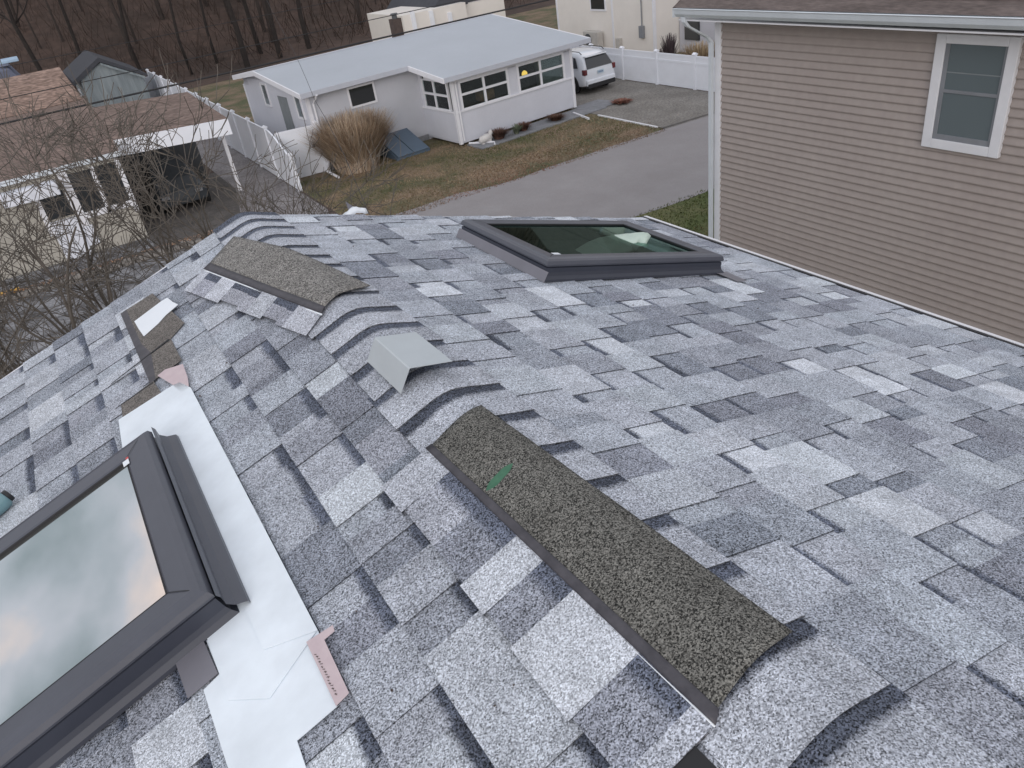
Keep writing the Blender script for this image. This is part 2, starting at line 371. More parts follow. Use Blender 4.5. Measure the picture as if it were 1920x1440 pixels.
# loose starter strips lying across the ridge
def sp(x, y):    # a measured corner as (distance from ridge, y) on the left slope
    P = px((x, y), (-T, 0, 1), (X0, 0, ZR)); return ((X0-P.x)/CS, P.y)
def leafmark(parent, qa, qb, wd, off):
    pa, pb = px(qa, (0, 0, 1), (0, 0, ZR+.020)), px(qb, (0, 0, 1), (0, 0, ZR+.020)); sa, sb = V(((pa.x-X0)/CS, pa.y)), V(((pb.x-X0)/CS, pb.y))
    d = (sb-sa); n_ = V((-d.y, d.x)).normalized(); gm = MB(); rows = []
    for i in range(11):
        u = i/10; c = sa+d*u; w_ = wd*(math.sin(math.pi*u)**.8+.06)*(1+.15*math.sin(9*u))
        rows.append([surf(q[0], q[1], off+.008*math.exp(-(q[0]/.08)**2), .045) for q in (c+n_*w_, c-n_*w_)])
    gm.grid(rows); gm.build('green_mark', M['green'], parent)
def sheet(name, parent, m, quad, off, thick=.003, nu=20, nv=10, r=.05, wob=0., col=None):
    mb = MB(); mb.grid(drape(quad, off, nu, nv, r, wob)); 
    return mb.build(name, m, parent, solid=thick, smooth=True, recalc=False)
s1 = thing('loose_shingle', 'long loose shingle draped over the ridge in the foreground, olive-brown headlap and dark edge band', 'shingle strip')
sheet('granule_face', s1, M['olive'], [(-.121, 1.405), (-.094, .503), (.092, .53), (.030, 1.43)], lambda u, v: .0205-.0020*v, .002, 40, 18, .045, .0012)
sheet('sealant_band', s1, M['tar'], [(-.139, 1.41), (-.115, .488), (-.094, .500), (-.121, 1.408)], .0200, .003, 30, 3, .045, .0012)
sheet('release_edge', s1, M['film'], [(-.1415, 1.40), (-.118, .488), (-.1145, .488), (-.139, 1.40)], .0185, .002, 30, 2)
leafmark(s1, (912, 895), (964, 862), .0125, .0225)
# grey laminated tabs of the same loose shingle, hanging onto the left slope
tb_ = MB(); cuts = [(810, 850), (850, 893), (902, 960), (964, 1023), (1018, 1067), (1077, 1119), (1202, 1236), (1302, 1332), (1338, 1352)]
cy = [sp(*q)[1] for q in cuts]; cy[0] = 1.408; cy[-1] = .490; tn = [(.42, .44, .485), (.36, .375, .42), (.235, .25, .29), (.50, .525, .57), (.25, .265, .305), (.53, .555, .60), (.27, .285, .33), (.42, .44, .49)]; rc = [0, 1, 1, 0, 1, 0, 1, 0]
for k in range(8):
    ya, yb = cy[k], cy[k+1]
    for e in range(3):
        y0, y1 = ya+(yb-ya)*e/3, ya+(yb-ya)*(e+1)/3
        def ts(y): return -.139+.024*(1.408-y)/.918
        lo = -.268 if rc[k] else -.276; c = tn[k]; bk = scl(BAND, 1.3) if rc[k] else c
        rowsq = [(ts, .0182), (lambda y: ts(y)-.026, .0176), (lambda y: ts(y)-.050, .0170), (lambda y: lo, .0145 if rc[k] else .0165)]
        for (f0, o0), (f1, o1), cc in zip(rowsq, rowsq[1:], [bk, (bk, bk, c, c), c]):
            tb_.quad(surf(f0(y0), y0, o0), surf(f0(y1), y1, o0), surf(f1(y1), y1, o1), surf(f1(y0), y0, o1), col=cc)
        oo = rowsq[-1][1]; tb_.quad(surf(lo, y0, oo), surf(lo, y1, oo), surf(lo+.001, y1, .002), surf(lo+.001, y0, .002), col=scl(c, .3))
for ye in (cy[0], cy[-1]): tb_.quad(surf(-.13, ye, .018), surf(-.27, ye, .015), surf(-.27, ye, .002), surf(-.13, ye, .002), col=(.1, .1, .11))
tb_.build('grey_tabs', M['shingle'], s1, recalc=False)
s2 = thing('loose_shingle', 'loose laminated shingle lying skewed over the far ridge, grey-brown headlap up, grey tabs left', 'shingle strip')
A, B, Cc, D = (-.25, 3.26), (-.055, 2.31), (.135, 2.40), (-.10, 3.36)
sheet('granule_face', s2, M['olive2'], [A, B, Cc, D], .0235, .003, 24, 12, .045, .002)
sheet('sealant_band', s2, M['tar'], [(-.285, 3.245), (-.078, 2.285), (-.055, 2.31), (-.25, 3.26)], .0238, .003, 24, 2)
sheet('release_edge', s2, M['film'], [(-.291, 3.242), (-.083, 2.278), (-.078, 2.281), (-.286, 3.244)], .0225, .002, 24, 2)
lw = MB(); tt = [(0, .16, (.45, .46, .5), 0), (.16, .42, (.60, .62, .66), 0), (.42, .60, (.25, .26, .3), 1), (.60, .82, (.50, .51, .56), 0), (.82, 1., (.42, .43, .48), 1)]
tt = [(0, .07, (.5, .52, .57), 0), (.07, .2, (.34, .35, .4), 1), (.2, .33, (.52, .54, .59), 0), (.33, .56, (.34, .35, .39), 1), (.56, .68, (.42, .44, .48), 0), (.68, .84, (.3, .31, .35), 1), (.84, 1., (.44, .455, .5), 0)]
a0, b0 = V((-.288, 3.244)), V((-.079, 2.282)); a1, b1 = V((-.40, 3.19)), V((-.165, 2.235))
for (u0, u1, c, rec) in tt:
    for k in range(3):
        v0, v1 = u0+(u1-u0)*k/3, u0+(u1-u0)*(k+1)/3
        lo0, lo1 = a1.lerp(b1, v0), a1.lerp(b1, v1); hi0, hi1 = a0.lerp(b0, v0), a0.lerp(b0, v1)
        if .35 < (v0+v1)/2 < .52 or .70 < (v0+v1)/2 < .80: sh = .86
        else: sh = 1.
        lo0 = hi0.lerp(lo0, sh); lo1 = hi1.lerp(lo1, sh)
        md0, md1 = hi0.lerp(lo0, .32), hi1.lerp(lo1, .32)
        o1, o2, o3 = .0225, .021, .018
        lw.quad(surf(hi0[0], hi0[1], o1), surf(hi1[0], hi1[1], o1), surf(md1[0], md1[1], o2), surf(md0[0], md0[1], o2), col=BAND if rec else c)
        lw.quad(surf(md0[0], md0[1], o2), surf(md1[0], md1[1], o2), surf(lo1[0], lo1[1], o3), surf(lo0[0], lo0[1], o3), col=c)
        lw.quad(surf(lo0[0], lo0[1], o3), surf(lo1[0], lo1[1], o3), surf(lo1[0]+.002, lo1[1], o3-.006), surf(lo0[0]+.002, lo0[1], o3-.006), col=(.06, .06, .07))
lw.build('grey_tabs', M['shingle'], s2, recalc=False)
leafmark(s2, (519, 524), (547, 505), .008, .0245)

sk_ = MB()
for k_ in range(16):
    y_ = random.uniform(.52, 1.38); f_ = (1.408-y_)/.918; s_ = -.130+.026*f_+random.uniform(-.004, .006); d_ = random.uniform(.002, .006)
    sk_.quad(*[surf(s_+a, y_+b, .0232, .045) for a, b in ((0, 0), (.0012, 0), (.0012, d_), (0, d_))])
tag(sk_.build('sealant_specks', M['film'], s1, recalc=False), kind='stuff')
flat_pts = [sp(1299, 1397), sp(1262, 1450), sp(1352, 1450)]
ek = MB(); ek.quad(*[surf(-a, b, .0150) for a, b in flat_pts]); ek.build('cap_gap_patch', M['rubber'], house)  # flat black patch standing in for the dark gap at the cap corner
# bent metal flashing on the ridge
fl = MB(); ztop = surf(0, 1.7, .058)
f0, f1 = px((697, 636), (0, 0, 1), ztop), px((776, 688), (0, 0, 1), ztop)
f0.x = f1.x = (f0.x+f1.x)/2
dR = surf(.12, 0, .030)-surf(0, 0, .055); 
r0, r1 = f0+V((.118, -.006, -.028)), f1+V((.118, -.004, -.028))
l0, l1 = f0+V((-.040, 0, -.060)), f1+V((-.040, 0, -.060))
fl.grid([[l0, f0+V((-.002, 0, -.002)), f0+V((.001, 0, 0)), r0], [l1, f1+V((-.002, 0, -.002)), f1+V((.001, 0, 0)), r1]])
o = fl.build('bent_metal_flashing', M['alu'], solid=.0016, recalc=False)
tag(o, 'short bent piece of pale grey sheet metal sitting over the ridge caps', 'flashing')

# ------------------------------------------------------------------ skylights
def ridge_local(side):
    return lambda s, y, o: surf(side*s, y, o)
def skylight(side, y0, y1, s0, s1, label, gm, H=.105, hollow=False):
    t = thing('skylight', label, 'skylight', 'dark-framed skylights on the grey roof'); L = ridge_local(side)
    def ring(outer, inner, mb, prof):   # prof: list of (inset, height)
        rows = []
        for ins, h in prof:
            a, b, c, d = y0+ins, y1-ins, s0+ins, s1-ins
            rows.append([L(c, a, h), L(d, a, h), L(d, b, h), L(c, b, h)])
        mb.grid(rows, closed=True)
    w = .036
    mb = MB(); ring(0, 0, mb, [(-.012, .009), (-.010, .018), (.0, .03), (.006, .05)]); mb.build('flashing_skirt', M['skyface_shaded'], t, recalc=False)
    mb = MB(); ring(0, 0, mb, [(.004, .02), (.004, H-.036), (.010, H-.033), (.010, H-.030)]); mb.build('curb_cladding', M['skyface_shaded'], t, recalc=False)
    mb = MB(); ring(0, 0, mb, [(.013, H-.038), (.013, H-.028)]); mb.build('shadow_gasket', M['rubber'], t, recalc=False)
    mb = MB(); ring(0, 0, mb, [(.012, H-.031), (.001, H-.029), (-.001, H-.022), (.004, H-.008), (.014, H-.001), (.030, H+.002), (.078, H-.001), (.083, H-.004), (.084, H-.018)])
    mb.build('sash_frame', M['skyframe'], t, recalc=False)
    mb = MB(); ring(0, 0, mb, [(.0835, H-.004), (.088, H-.005), (.088, H-.016)]); mb.build('glazing_seal', M['rubber'], t, recalc=False)
    mb = MB(); a, b, c, d = y0+.086, y1-.086, s0+.086, s1-.086
    gq = [L(c, a, H-.012), L(d, a, H-.012), L(d, b, H-.012), L(c, b, H-.012)]
    if (gq[1]-gq[0]).cross(gq[2]-gq[0]).z < 0: gq.reverse()
    mb.quad(*gq); mb.build('glass_pane', gm, t, recalc=False)
    for (ss, yy, s2_, y2_) in ((c, a, s0+.006, y0+.006), (c, b, s0+.006, y1-.006)):
        mb = MB(); d_ = V((s2_-ss, y2_-yy)).normalized()*.001; n1 = (-d_.y, d_.x)
        for i_ in range(6):
            t0, t1 = i_/6, (i_+1)/6; hh_ = lambda t_: H-.0005+.003*math.sin(math.pi*min(1, t_*1.1))-(.012*max(0, t_-.8)/.2)
            P_ = lambda t_, e_: L(ss+(s2_-ss)*t_+n1[0]*e_, yy+(y2_-yy)*t_+n1[1]*e_, hh_(t_))
            mb.quad(P_(t0, -1), P_(t0, 1), P_(t1, 1), P_(t1, -1))
        mb.build('miter_seam', M['rubber'], t, recalc=False)
    if hollow:
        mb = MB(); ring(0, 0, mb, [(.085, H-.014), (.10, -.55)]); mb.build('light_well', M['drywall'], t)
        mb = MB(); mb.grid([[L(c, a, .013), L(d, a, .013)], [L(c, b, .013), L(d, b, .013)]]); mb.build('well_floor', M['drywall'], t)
        import bmesh
        bm = bmesh.new(); bmesh.ops.create_icosphere(bm, subdivisions=3, radius=1)
        cl = MB(); cc = L(s0+.62, y0+.36, .045)  # pale rounded lump just below the glass
        for v in bm.verts:
            k = 1+.35*noise.noise(v.co*1.6+V((3, 1, 2)))
            cl.v.append(tuple(cc+V((v.co.x*.20*k, v.co.y*.12*k, v.co.z*.024*k)))); 
        for f in bm.faces: cl.f.append(tuple(x.index for x in f.verts)); cl.c.append(None)
        bm.free(); cl.build('pale_lump', M['wellpale'], t, smooth=True)
    return t, L
tR, LR = skylight(1, 2.405, 3.13, .885, 1.90, 'dark framed skylight near the eave on the right slope, dark green glass', M['skyglassR'], .098, True)
mb = MB(); mb.grid([[LR(.885+a, y_, h) for a, h in ((-.014, .008), (-.010, .02), (-.001, .046), (.002, .050))] for y_ in (2.39, 3.14)]); mb.build('side_flashing', M['skyflash'], tR, recalc=False)
mb = MB(); mb.grid([[LR(1.86, 2.41, .016), LR(1.945, 2.41, .016)], [LR(1.86, 2.26, .014), LR(1.93, 2.26, .014)]]); mb.build('flashing_tail', M['skyflash'], tR)
mb = MB(); mb.box((.965, 2.475, .0), (1.0, 2.50, .001), lambda s, y, o: LR(s, y, .0985+o)); mb.build('sticker', M['film'], tR)
tL, LL = skylight(-1, 1.388, 2.18, .690, 1.82, 'dark framed skylight at lower left, its glass mirroring a clouded sunset sky', M['skyglassL'], .115)
mb = MB()   # concave outer gutter profile on the ridge side and bottom corner
prof = [(0.0, .098), (-.004, .085), (.0, .062), (-.012, .043), (-.028, .034), (-.034, .030), (-.036, .012)]
mb.grid([[LL(.690+a-(.006), y_, h) for a, h in prof] for y_ in (1.375, 2.20)]); mb.build('side_channel', M['skyframe'], tL, recalc=False)
mb = MB(); mb.box((.765, 2.060, 0), (.783, 2.085, .0012), lambda s, y, o: LL(s, y, .117+o)); mb.build('sticker', M['film'], tL)
mb = MB(); mb.box((.764, 2.086, 0), (.772, 2.096, .0012), lambda s, y, o: LL(s, y, .117+o)); mb.build('sticker_corner', M['pinkred'], tL)
mb = MB(); mb.grid([[LL(.775, 1.41, .020), LL(.845, 1.41, .020)], [LL(.768, 1.272, .016), LL(.842, 1.272, .016)]]); mb.build('flashing_tail', M['skyflash'], tL, solid=.001)

# membrane, liner, patches on the left slope
mem = thing('flashing_membrane', 'white self-adhered membrane sheets running down the ridge side of the left skylight', 'membrane')
def flat(name, parent, m, poly, off, th=.0018, label=None, cat=None):
    mb = MB(); top = [surf(-s, y, off) for s, y in poly]; bot = [surf(-s, y, off-th) for s, y in poly]; n = len(poly)
    mb.v = [tuple(p) for p in top+bot]; mb.f = [tuple(range(n)), tuple(reversed(range(n, 2*n)))]+[(i, (i+1) % n, n+(i+1) % n, n+i) for i in range(n)]; mb.c = [None]*len(mb.f)
    o = mb.build(name, m, parent)
    if label: tag(o, label, cat)
    return o
flat('upper_sheet', mem, M['membrane'], [(.805, 2.545), (.70, 2.53), (.60, 2.515), (.575, 2.50), (.552, 2.42), (.551, 1.70), (.551, 1.176), (.665, 1.235), (.665, 1.32), (.70, 2.2), (.83, 2.2), (.815, 2.42)], .0205)
flat('lower_sheet', mem, M['membrane'], [(.60, 1.42), (.556, 1.30), (.552, 1.176), (.584, .995), (.674, .996), (.678, .93), (.79, .90), (.807, 1.063), (.807, 1.262), (.766, 1.268), (.770, 1.401), (.76, 1.43)], .0150)
flat('middle_sheet', mem, M['membrane'], [(.553, 1.46), (.5515, 1.18), (.690, 1.12), (.765, 1.19), (.765, 1.46)], .0178)
flat('pink_liner', None, M['pink'], [(.581, 1.170), (.520, 1.158), (.5225, 1.142), (.548, 1.142), (.553, .995), (.584, .992)], .0205, .001, 'pink release liner strip beside the lower end of the white membrane', 'liner strip')
pl = [o for o in COL.objects if o.name == 'pink_liner'][0]
wm = MB()
for i in range(16):
    y = 1.128-.0075*i; s = .5765+random.uniform(-.0015, .0015); hgt = random.uniform(.003, .006)
    wm.grid([[surf(-s, y, .0214), surf(-s-.0013, y, .0214)], [surf(-s+hgt, y-.0035, .0214), surf(-s+hgt-.0013, y-.0045, .0214)]])
    if i % 2: wm.grid([[surf(-s+hgt*.5, y, .0214), surf(-s+hgt*.5, y-.005, .0214)], [surf(-s+hgt*.5-.0012, y, .0214), surf(-s+hgt*.5-.0012, y-.005, .0214)]])
wm.build('scribbled_marking', M['chimney'], pl)
flat('pink_liner', None, M['pink'], [(.632, 2.65), (.600, 2.655), (.539, 2.606), (.545, 2.50), (.556, 2.43), (.585, 2.43), (.60, 2.52)], .0205, .001, 'pink release liner scrap above the upper end of the white membrane', 'liner strip')
bp = thing('exposed_brown_headlap', 'brown shingle headlap left exposed in the left slope between the rake and the white membrane', 'shingle patch')
flat('headlap_piece', bp, M['brownpatch'], [(.640, 3.40), (.515, 3.385), (.465, 2.916), (.536, 2.868), (.622, 2.868), (.640, 2.99)], .0135, .001)
flat('headlap_piece', bp, M['brownpatch'], [(.536, 2.860), (.626, 2.855), (.645, 2.655), (.538, 2.655)], .0132, .001)
flat('headlap_piece', bp, M['brownpatch'], [(.655, 2.655), (.645, 2.52), (.794, 2.545), (.785, 2.645)], .0134, .001)
flat('sealant_band', bp, M['tar'], [(.668, 3.40), (.640, 3.402), (.640, 2.99), (.622, 2.868), (.645, 2.65), (.668, 2.65)], .0136, .001)
def strip_line(pts, w0, w1): 
    (x0, y0), (x1, y1) = pts; a, b = V(sp(x0, y0)), V(sp(x1, y1)); d = (b-a).normalized(); n_ = V((-d.y, d.x))
    return [tuple(a+n_*w0), tuple(b+n_*w1), tuple(b-n_*w1), tuple(a-n_*w0)]
flat('edge_gap_shade', bp, M['rubber'], strip_line(((321, 641), (213, 725)), .006, .002), .0142, .001)  # flat black strips paint in the shade under lifted shingle edges
flat('edge_gap_shade', bp, M['rubber'], strip_line(((292, 722), (222, 771)), .004, .002), .0142, .001)
flat('release_film', None, M['film'], [(.629, 3.225), (.50, 3.238), (.471, 3.232), (.462, 3.16), (.449, 3.10), (.51, 3.083), (.55, 3.056), (.620, 3.034), (.626, 3.13)], .0165, .0012, 'white rectangle of release film lying on the brown headlap near the left rake', 'film scrap')
# teal bottle lying above the left skylight
bt = thing('teal_bottle', 'teal plastic tool handle lying on the shingles at the left edge of the photo', 'bottle')
p0, p1 = surf(-1.205, 2.53, .038), surf(-1.42, 2.44, .038); d = (p1-p0)
mb = MB(); mb.tube([p0, p0+d*.04, p0+d*.12, p0+d*.3, p0+d*.6, p1], [.024, .029, .030, .026, .030, .028], 16); mb.build('body', M['teal'], bt, smooth=True)
mb = MB(); mb.tube([p0-d*.06, p0-d*.05, p0, p0+d*.01], [.018, .021, .0215, .018], 16); mb.build('cap', M['blackp'], bt, smooth=True)
# crumpled plastic scrap just past the far rake
sc = MB(); c = V((1.135, YR+.02, 6.318)); rows = []
for i in range(9):
    rows.append([c+V((-.06+.12*i/8, -.02+.05*j/4, .026*math.sin(math.pi*i/8)**2*(1-.4*abs(j-2)/2)+.008*noise.noise(V((i*.9, j*.8, 2)))-.02*(j in (0, 4)))) for j in range(5)])
sc.grid(rows); o = sc.build('plastic_scrap', M['film'], solid=.002, smooth=True); tag(o, 'small crumpled white plastic scrap on the far roof edge, left of the right skylight', 'plastic scrap')
fb = MB(); fb.prism([(-.012, 0), (.02, 0), (.004, .022), (-.016, .045)], 0, .006, lambda p, q, t: c+V((p-.01, .02+t, .012+q))); fb.build('torn_corner', M['skyflash'], o)

dbr = MB()
for k_ in range(46):
    sd = random.choice((-1, 1)); s_ = random.uniform(.1, 1.9 if sd > 0 else .6); y_ = random.uniform(.5, 3.4); r_ = random.uniform(.0015, .005)
    c_ = surf(sd*s_, y_, .0125); dbr.v += [tuple(c_+V((r_*math.cos(a), r_*math.sin(a)*random.uniform(.6, 1.3), random.uniform(0, .003)))) for a in (0, 1.3, 2.5, 3.8, 5.1)]+[tuple(c_+V((0, 0, r_*.8)))]
    n_ = len(dbr.v)-6; dbr.f += [(n_+i_, n_+(i_+1) % 5, n_+5) for i_ in range(5)]; dbr.c += [None]*5
tag(dbr.build('roof_grit', M['chimney'], recalc=False), 'dark crumbs of grit scattered over the shingles', 'grit', kind='stuff')
# ------------------------------------------------------------------ ground
def hgt(x, y):
    d = max(0, (y-66)/60.0); d2 = max(0, (x-60)/60)
    return min(34, 26*d**1.25)+.25*noise.noise(V((x*.05, y*.05, 0)))*min(1, max(0, (y-60)/10))
gb = MB(); xs = [-400, -200, -120]+[-80+8*i for i in range(26)]+[180, 260, 400]; ys = [-300, -100, -40, 0, 20, 40, 55]+[62+6*i for i in range(22)]+[230, 400]
gb.grid([[V((x, y, hgt(x, y))) for x in xs] for y in ys])
tag(gb.build('ground', M['leaflitter'], smooth=True), 'brown leaf-littered ground rising into the woods', kind='structure')
def area(name, poly, z, m, label=None, kind='structure'):
    mb = MB(); mb.quad(*[V((x, y, z)) for x, y in poly]); o = mb.build(name, m); tag(o, label, kind=kind); return o
wob = lambda x, a, sd: a*noise.noise(V((x*.45, sd, 0)))
top = [(x, 21.25+wob(x, .25, 3)+(.25 if x < 11 else 0)) for x in [7+.8*i for i in range(18)]]
area('road', [(-60, 15.6)]+[(x, 15.35+wob(x, .2, 9)) for x in [6+.8*i for i in range(20)]]+[(90, 15), (90, 21.2)]+top[::-1]+[(2, 21.6), (-60, 21.6)], .008, M['asphalt'])
area('lawn', [(6.75, 20.9), (18.55, 20.9), (18.62, 26.3), (18.6, 29), (6.75, 29)], .004, M['lawn'])
area('verge_grass', [(3.2, -30), (60, -30), (60, 15.6), (3.2, 15.6)], .004, M['lawng'])
area('back_lawn', [(6.8, 29), (60, 29), (60, 58), (6.8, 58)], .003, M['lawn'])
area('driveway', [(18.6, 21.2), (23.15, 21.0), (23.15, 44), (18.6, 44)], .012, M['gravel'])
area('drive_apron_joint', [(18.6, 21.28), (23.15, 21.05), (23.15, 21.2), (18.6, 21.45)], .016, M['asphaltdark'])
area('gravel_yard', [(-20, 5), (3.4, 5), (4.2, 24.6), (-20, 24.6)], .012, M['gravelL'])
area('side_yard', [(4.2, 15), (6.66, 24), (6.66, 40), (5.05, 40), (5.05, 29.6), (4.4, 26.4), (3.2, 15)], .016, M['fencegravel'])
area('carport_floor', [(1.45, 24.9), (4.1, 24.9), (4.4, 26.4), (5.05, 29.6), (5.05, 33), (1.45, 33)], .02, M['asphaltdark'])
area('front_yard', [(-20, 24.9), (1.45, 24.9), (1.45, 26.9), (-20, 26.9)], .02, M['gravelL'])

# ------------------------------------------------------------------ grass stuff
def blades(name, n, region, hmin, hmax, cols, label, mat_=M['blades'], wd=.012, dens=None):
    mb = MB(); k = 0
    while k < n:
        x, y = region()
        if dens and not dens(x, y): continue
        k += 1; a = random.uniform(0, 6.28); h = random.uniform(hmin, hmax); l = h*random.uniform(.2, 1.4); b = random.uniform(0, 6.28)
        d = V((math.cos(a), math.sin(a), 0))*wd*random.uniform(.6, 1.4); t = V((math.cos(b)*l, math.sin(b)*l, h)); P = V((x, y, .0))
        c = cols(x, y)
        mb.quad(P-d, P+d, P+t*.55+d*.6+V((0, 0, h*.1)), P+t, col=c)
    o = mb.build(name, mat_, recalc=False); tag(o, label, 'grass', kind='stuff'); return o
def lawncol(x, y):
    n = noise.noise(V((x*.35, y*.9, 4)))+.35*noise.noise(V((x*1.3, y*1.6, 8))); edge = min(1, max(0, (y-21.2)/1.3))
    g_ = min(1, max(0, .45+n*1.4)) * edge; k = random.uniform(.6, 1.35)
    g = (.105, .112, .045); t = (.31, .23, .15); r = (.24, .13, .095)
    if noise.noise(V((x*.2, y*.2, 1))) > .1: r = (.21, .14, .095)
    base = tuple(a*g_+b*(1-g_) for a, b in zip(g, t)); e = 1-edge
    return tuple((a*(1-e)+b*e)*k for a, b in zip(base, r))
blades('lawn_grass', 30000, lambda: (random.uniform(6.8, 18.5), random.uniform(21.0, 28.0)), .02, .07, lawncol, 'patchy half-dead winter lawn between the white ranch house and the road')
blades('verge_blades', 9000, lambda: (random.uniform(11, 22), random.uniform(12.5, 15.5)), .02, .07, lambda x, y: scl((lambda a: a)( ((.085, .10, .03) if noise.noise(V((x*.6, y*.6, 0))) > -.1 else (.14, .11, .05))), random.uniform(.6, 1.4)), 'green grass verge between the road and the taupe house')
blades('leaf_scatter', 2500, lambda: (random.gauss(14.0, 2.2), random.gauss(22.6, .45)), .01, .035, lambda x, y: random.choice([(.3, .22, .15), (.36, .29, .22), (.18, .10, .06)]), 'dry leaves drifted on the lawn near the road edge', M['leaves'], .03)

# ------------------------------------------------------------------ taupe house at right
th = thing('taupe_house', 'two-storey house with taupe clapboard siding and white gutter at right', 'house')
XW, YC = 9.0, 9.05
cb = MB(); z = 5.66
rows_z = []
zz = 5.283+.101*4
while zz > 0: rows_z.append(zz); zz -= .101
for zz in rows_z:
    zt = zz+.101
    for (d0, h0), (d1, h1) in (((-.004, zt), (-.002, zt-.022)), ((-.002, zt-.022), (.024, zz+.012)), ((.024, zz+.012), (.024, zz)), ((.024, zz), (-.005, zz-.001))):
        cb.quad((XW-d0, YC-.09, h0), (XW-d0, -9, h0), (XW-d1, -9, h1), (XW-d1, YC-.09, h1))
    cb.quad((XW+.09, YC, zt), (XW+9.9, YC, zt), (XW+9.9, YC+.014, zz), (XW+.09, YC+.014, zz)); cb.quad((XW+.09, YC+.014, zz), (XW+9.9, YC+.014, zz), (XW+9.9, YC-.001, zz-.001), (XW+.09, YC-.001, zz-.001))
cb.build('clapboard_wall', M['taupe'], th, recalc=False)
mb = MB(); mb.box((XW+.02, -9, 0), (XW+10, YC-.02, 5.6)); mb.prism([(XW-.02, 5.72), (XW+5, 8.35), (XW+10.02, 5.72)], -9, YC-.02, lambda p, q, t: V((p, t, q))); mb.build('wall_core', M['taupe'], th)
mb = MB(); mb.box((XW-.036, YC-.09, 0), (XW+.09, YC+.03, 5.7)); mb.build('corner_board', M['whitetrim'], th, bevel=.005)
mb = MB(); mb.box((XW-.46, -9.3, 5.70), (XW+.06, YC+.35, 5.718)); mb.box((XW-.05, -9, 5.63), (XW+.0, YC+.0, 5.70)); mb.build('soffit', M['whitetrim'], th)
mb = MB(); prof = [(-.44, 5.75), (-.50, 5.755), (-.535, 5.80), (-.55, 5.86), (-.565, 5.873), (-.55, 5.88), (-.535, 5.86), (-.52, 5.80), (-.49, 5.77), (-.45, 5.77), (-.45, 5.88), (-.44, 5.88)]
mb.grid([[V((XW+a, y_, zc)) for a, zc in prof] for y_ in (-9.3, YC+.36)], closed=True)
mb.box((XW-.56, YC+.355, 5.755), (XW-.44, YC+.365, 5.875)); mb.build('gutter', M['gutterw'], th, recalc=True)
mb = MB()
for kk in range(26):   # roof courses, real steps
    x0 = -.52+kk*.21; z0 = 5.885+kk*.112; x1 = x0+.21; z1 = z0+.112
    mb.quad((XW+x0, -9.4, z0), (XW+x0, YC+.4, z0), (XW+x1, YC+.4, z1-.012), (XW+x1, -9.4, z1-.012)); mb.quad((XW+x1, -9.4, z1-.012), (XW+x1, YC+.4, z1-.012), (XW+x1, YC+.4, z1), (XW+x1, -9.4, z1))
mb.quad((XW+4.94, -9.4, 8.80), (XW+4.94, YC+.4, 8.80), (XW+10.6, YC+.4, 5.7), (XW+10.6, -9.4, 5.7)); mb.quad((XW-.52, YC+.4, 5.885), (XW-.52, YC+.4, 5.80), (XW+4.94, YC+.4, 8.7), (XW+4.94, YC+.4, 8.80))
mb.build('roof', M['taupetrim'], th, recalc=False)
mb = MB()
dx, dy = XW-.09, YC+.05
def duct(pts, w=.034, d_=.027):
    rows = []
    for i, p in enumerate(pts):
        p = V(p); rows.append([p+V((sx*d_, sy*w, 0)) for sx, sy in ((-1, -1), (1, -1), (1, 1), (-1, 1))])
    mb.grid(rows, closed=True)
duct([(XW-.49, YC+.20, 5.76), (XW-.49, YC+.19, 5.69), (XW-.44, YC+.17, 5.62), (dx-.05, dy+.03, 5.42), (dx, dy, 5.34), (dx, dy, 3), (dx, dy, .25)])
mb.build('downspout', M['gutterw'], th, bevel=.006)
# window
wy0, wy1, wz0, wz1 = 4.63, 5.565, 4.32, 5.60
wn = MB(); 
for a, b in (((XW-.065, wy0, wz0), (XW+.0, wy0+.118, wz1)), ((XW-.065, wy1-.118, wz0), (XW+.0, wy1, wz1)), ((XW-.066, wy0+.118, wz0), (XW+.0, wy1-.118, wz0+.11)), ((XW-.066, wy0+.118, wz1-.10), (XW, wy1-.118, wz1))): wn.box(a, b)
win = wn.build('window_frame', M['whitetrim'], th, bevel=.008)
wn = MB(); i0, i1, j0, j1 = wy0+.118, wy1-.118, wz0+.11, wz1-.10; jm = (j0+j1)/2+.02
for a, b in (((XW-.050, i1-.05, j0), (XW-.028, i1, j1)), ((XW-.050, i0, j0), (XW-.028, i0+.03, j1)), ((XW-.051, i0+.03, j0), (XW-.028, i1-.05, j0+.06)), ((XW-.051, i0+.03, jm-.018), (XW-.028, i1-.05, jm+.018))): wn.box(a, b)
wn.build('sash', M['midgrey'], win, bevel=.003)
wn = MB(); wn.box((XW-.036, i0+.03, j0+.06), (XW-.033, i1-.05, j1)); wn.build('pane', M['paleglass'], win)
wn = MB(); wn.box((XW-.0375, i0+.03, jm+.20), (XW-.0365, i1-.05, jm+.212)); wn.build('blind_line', M['blind'], win)

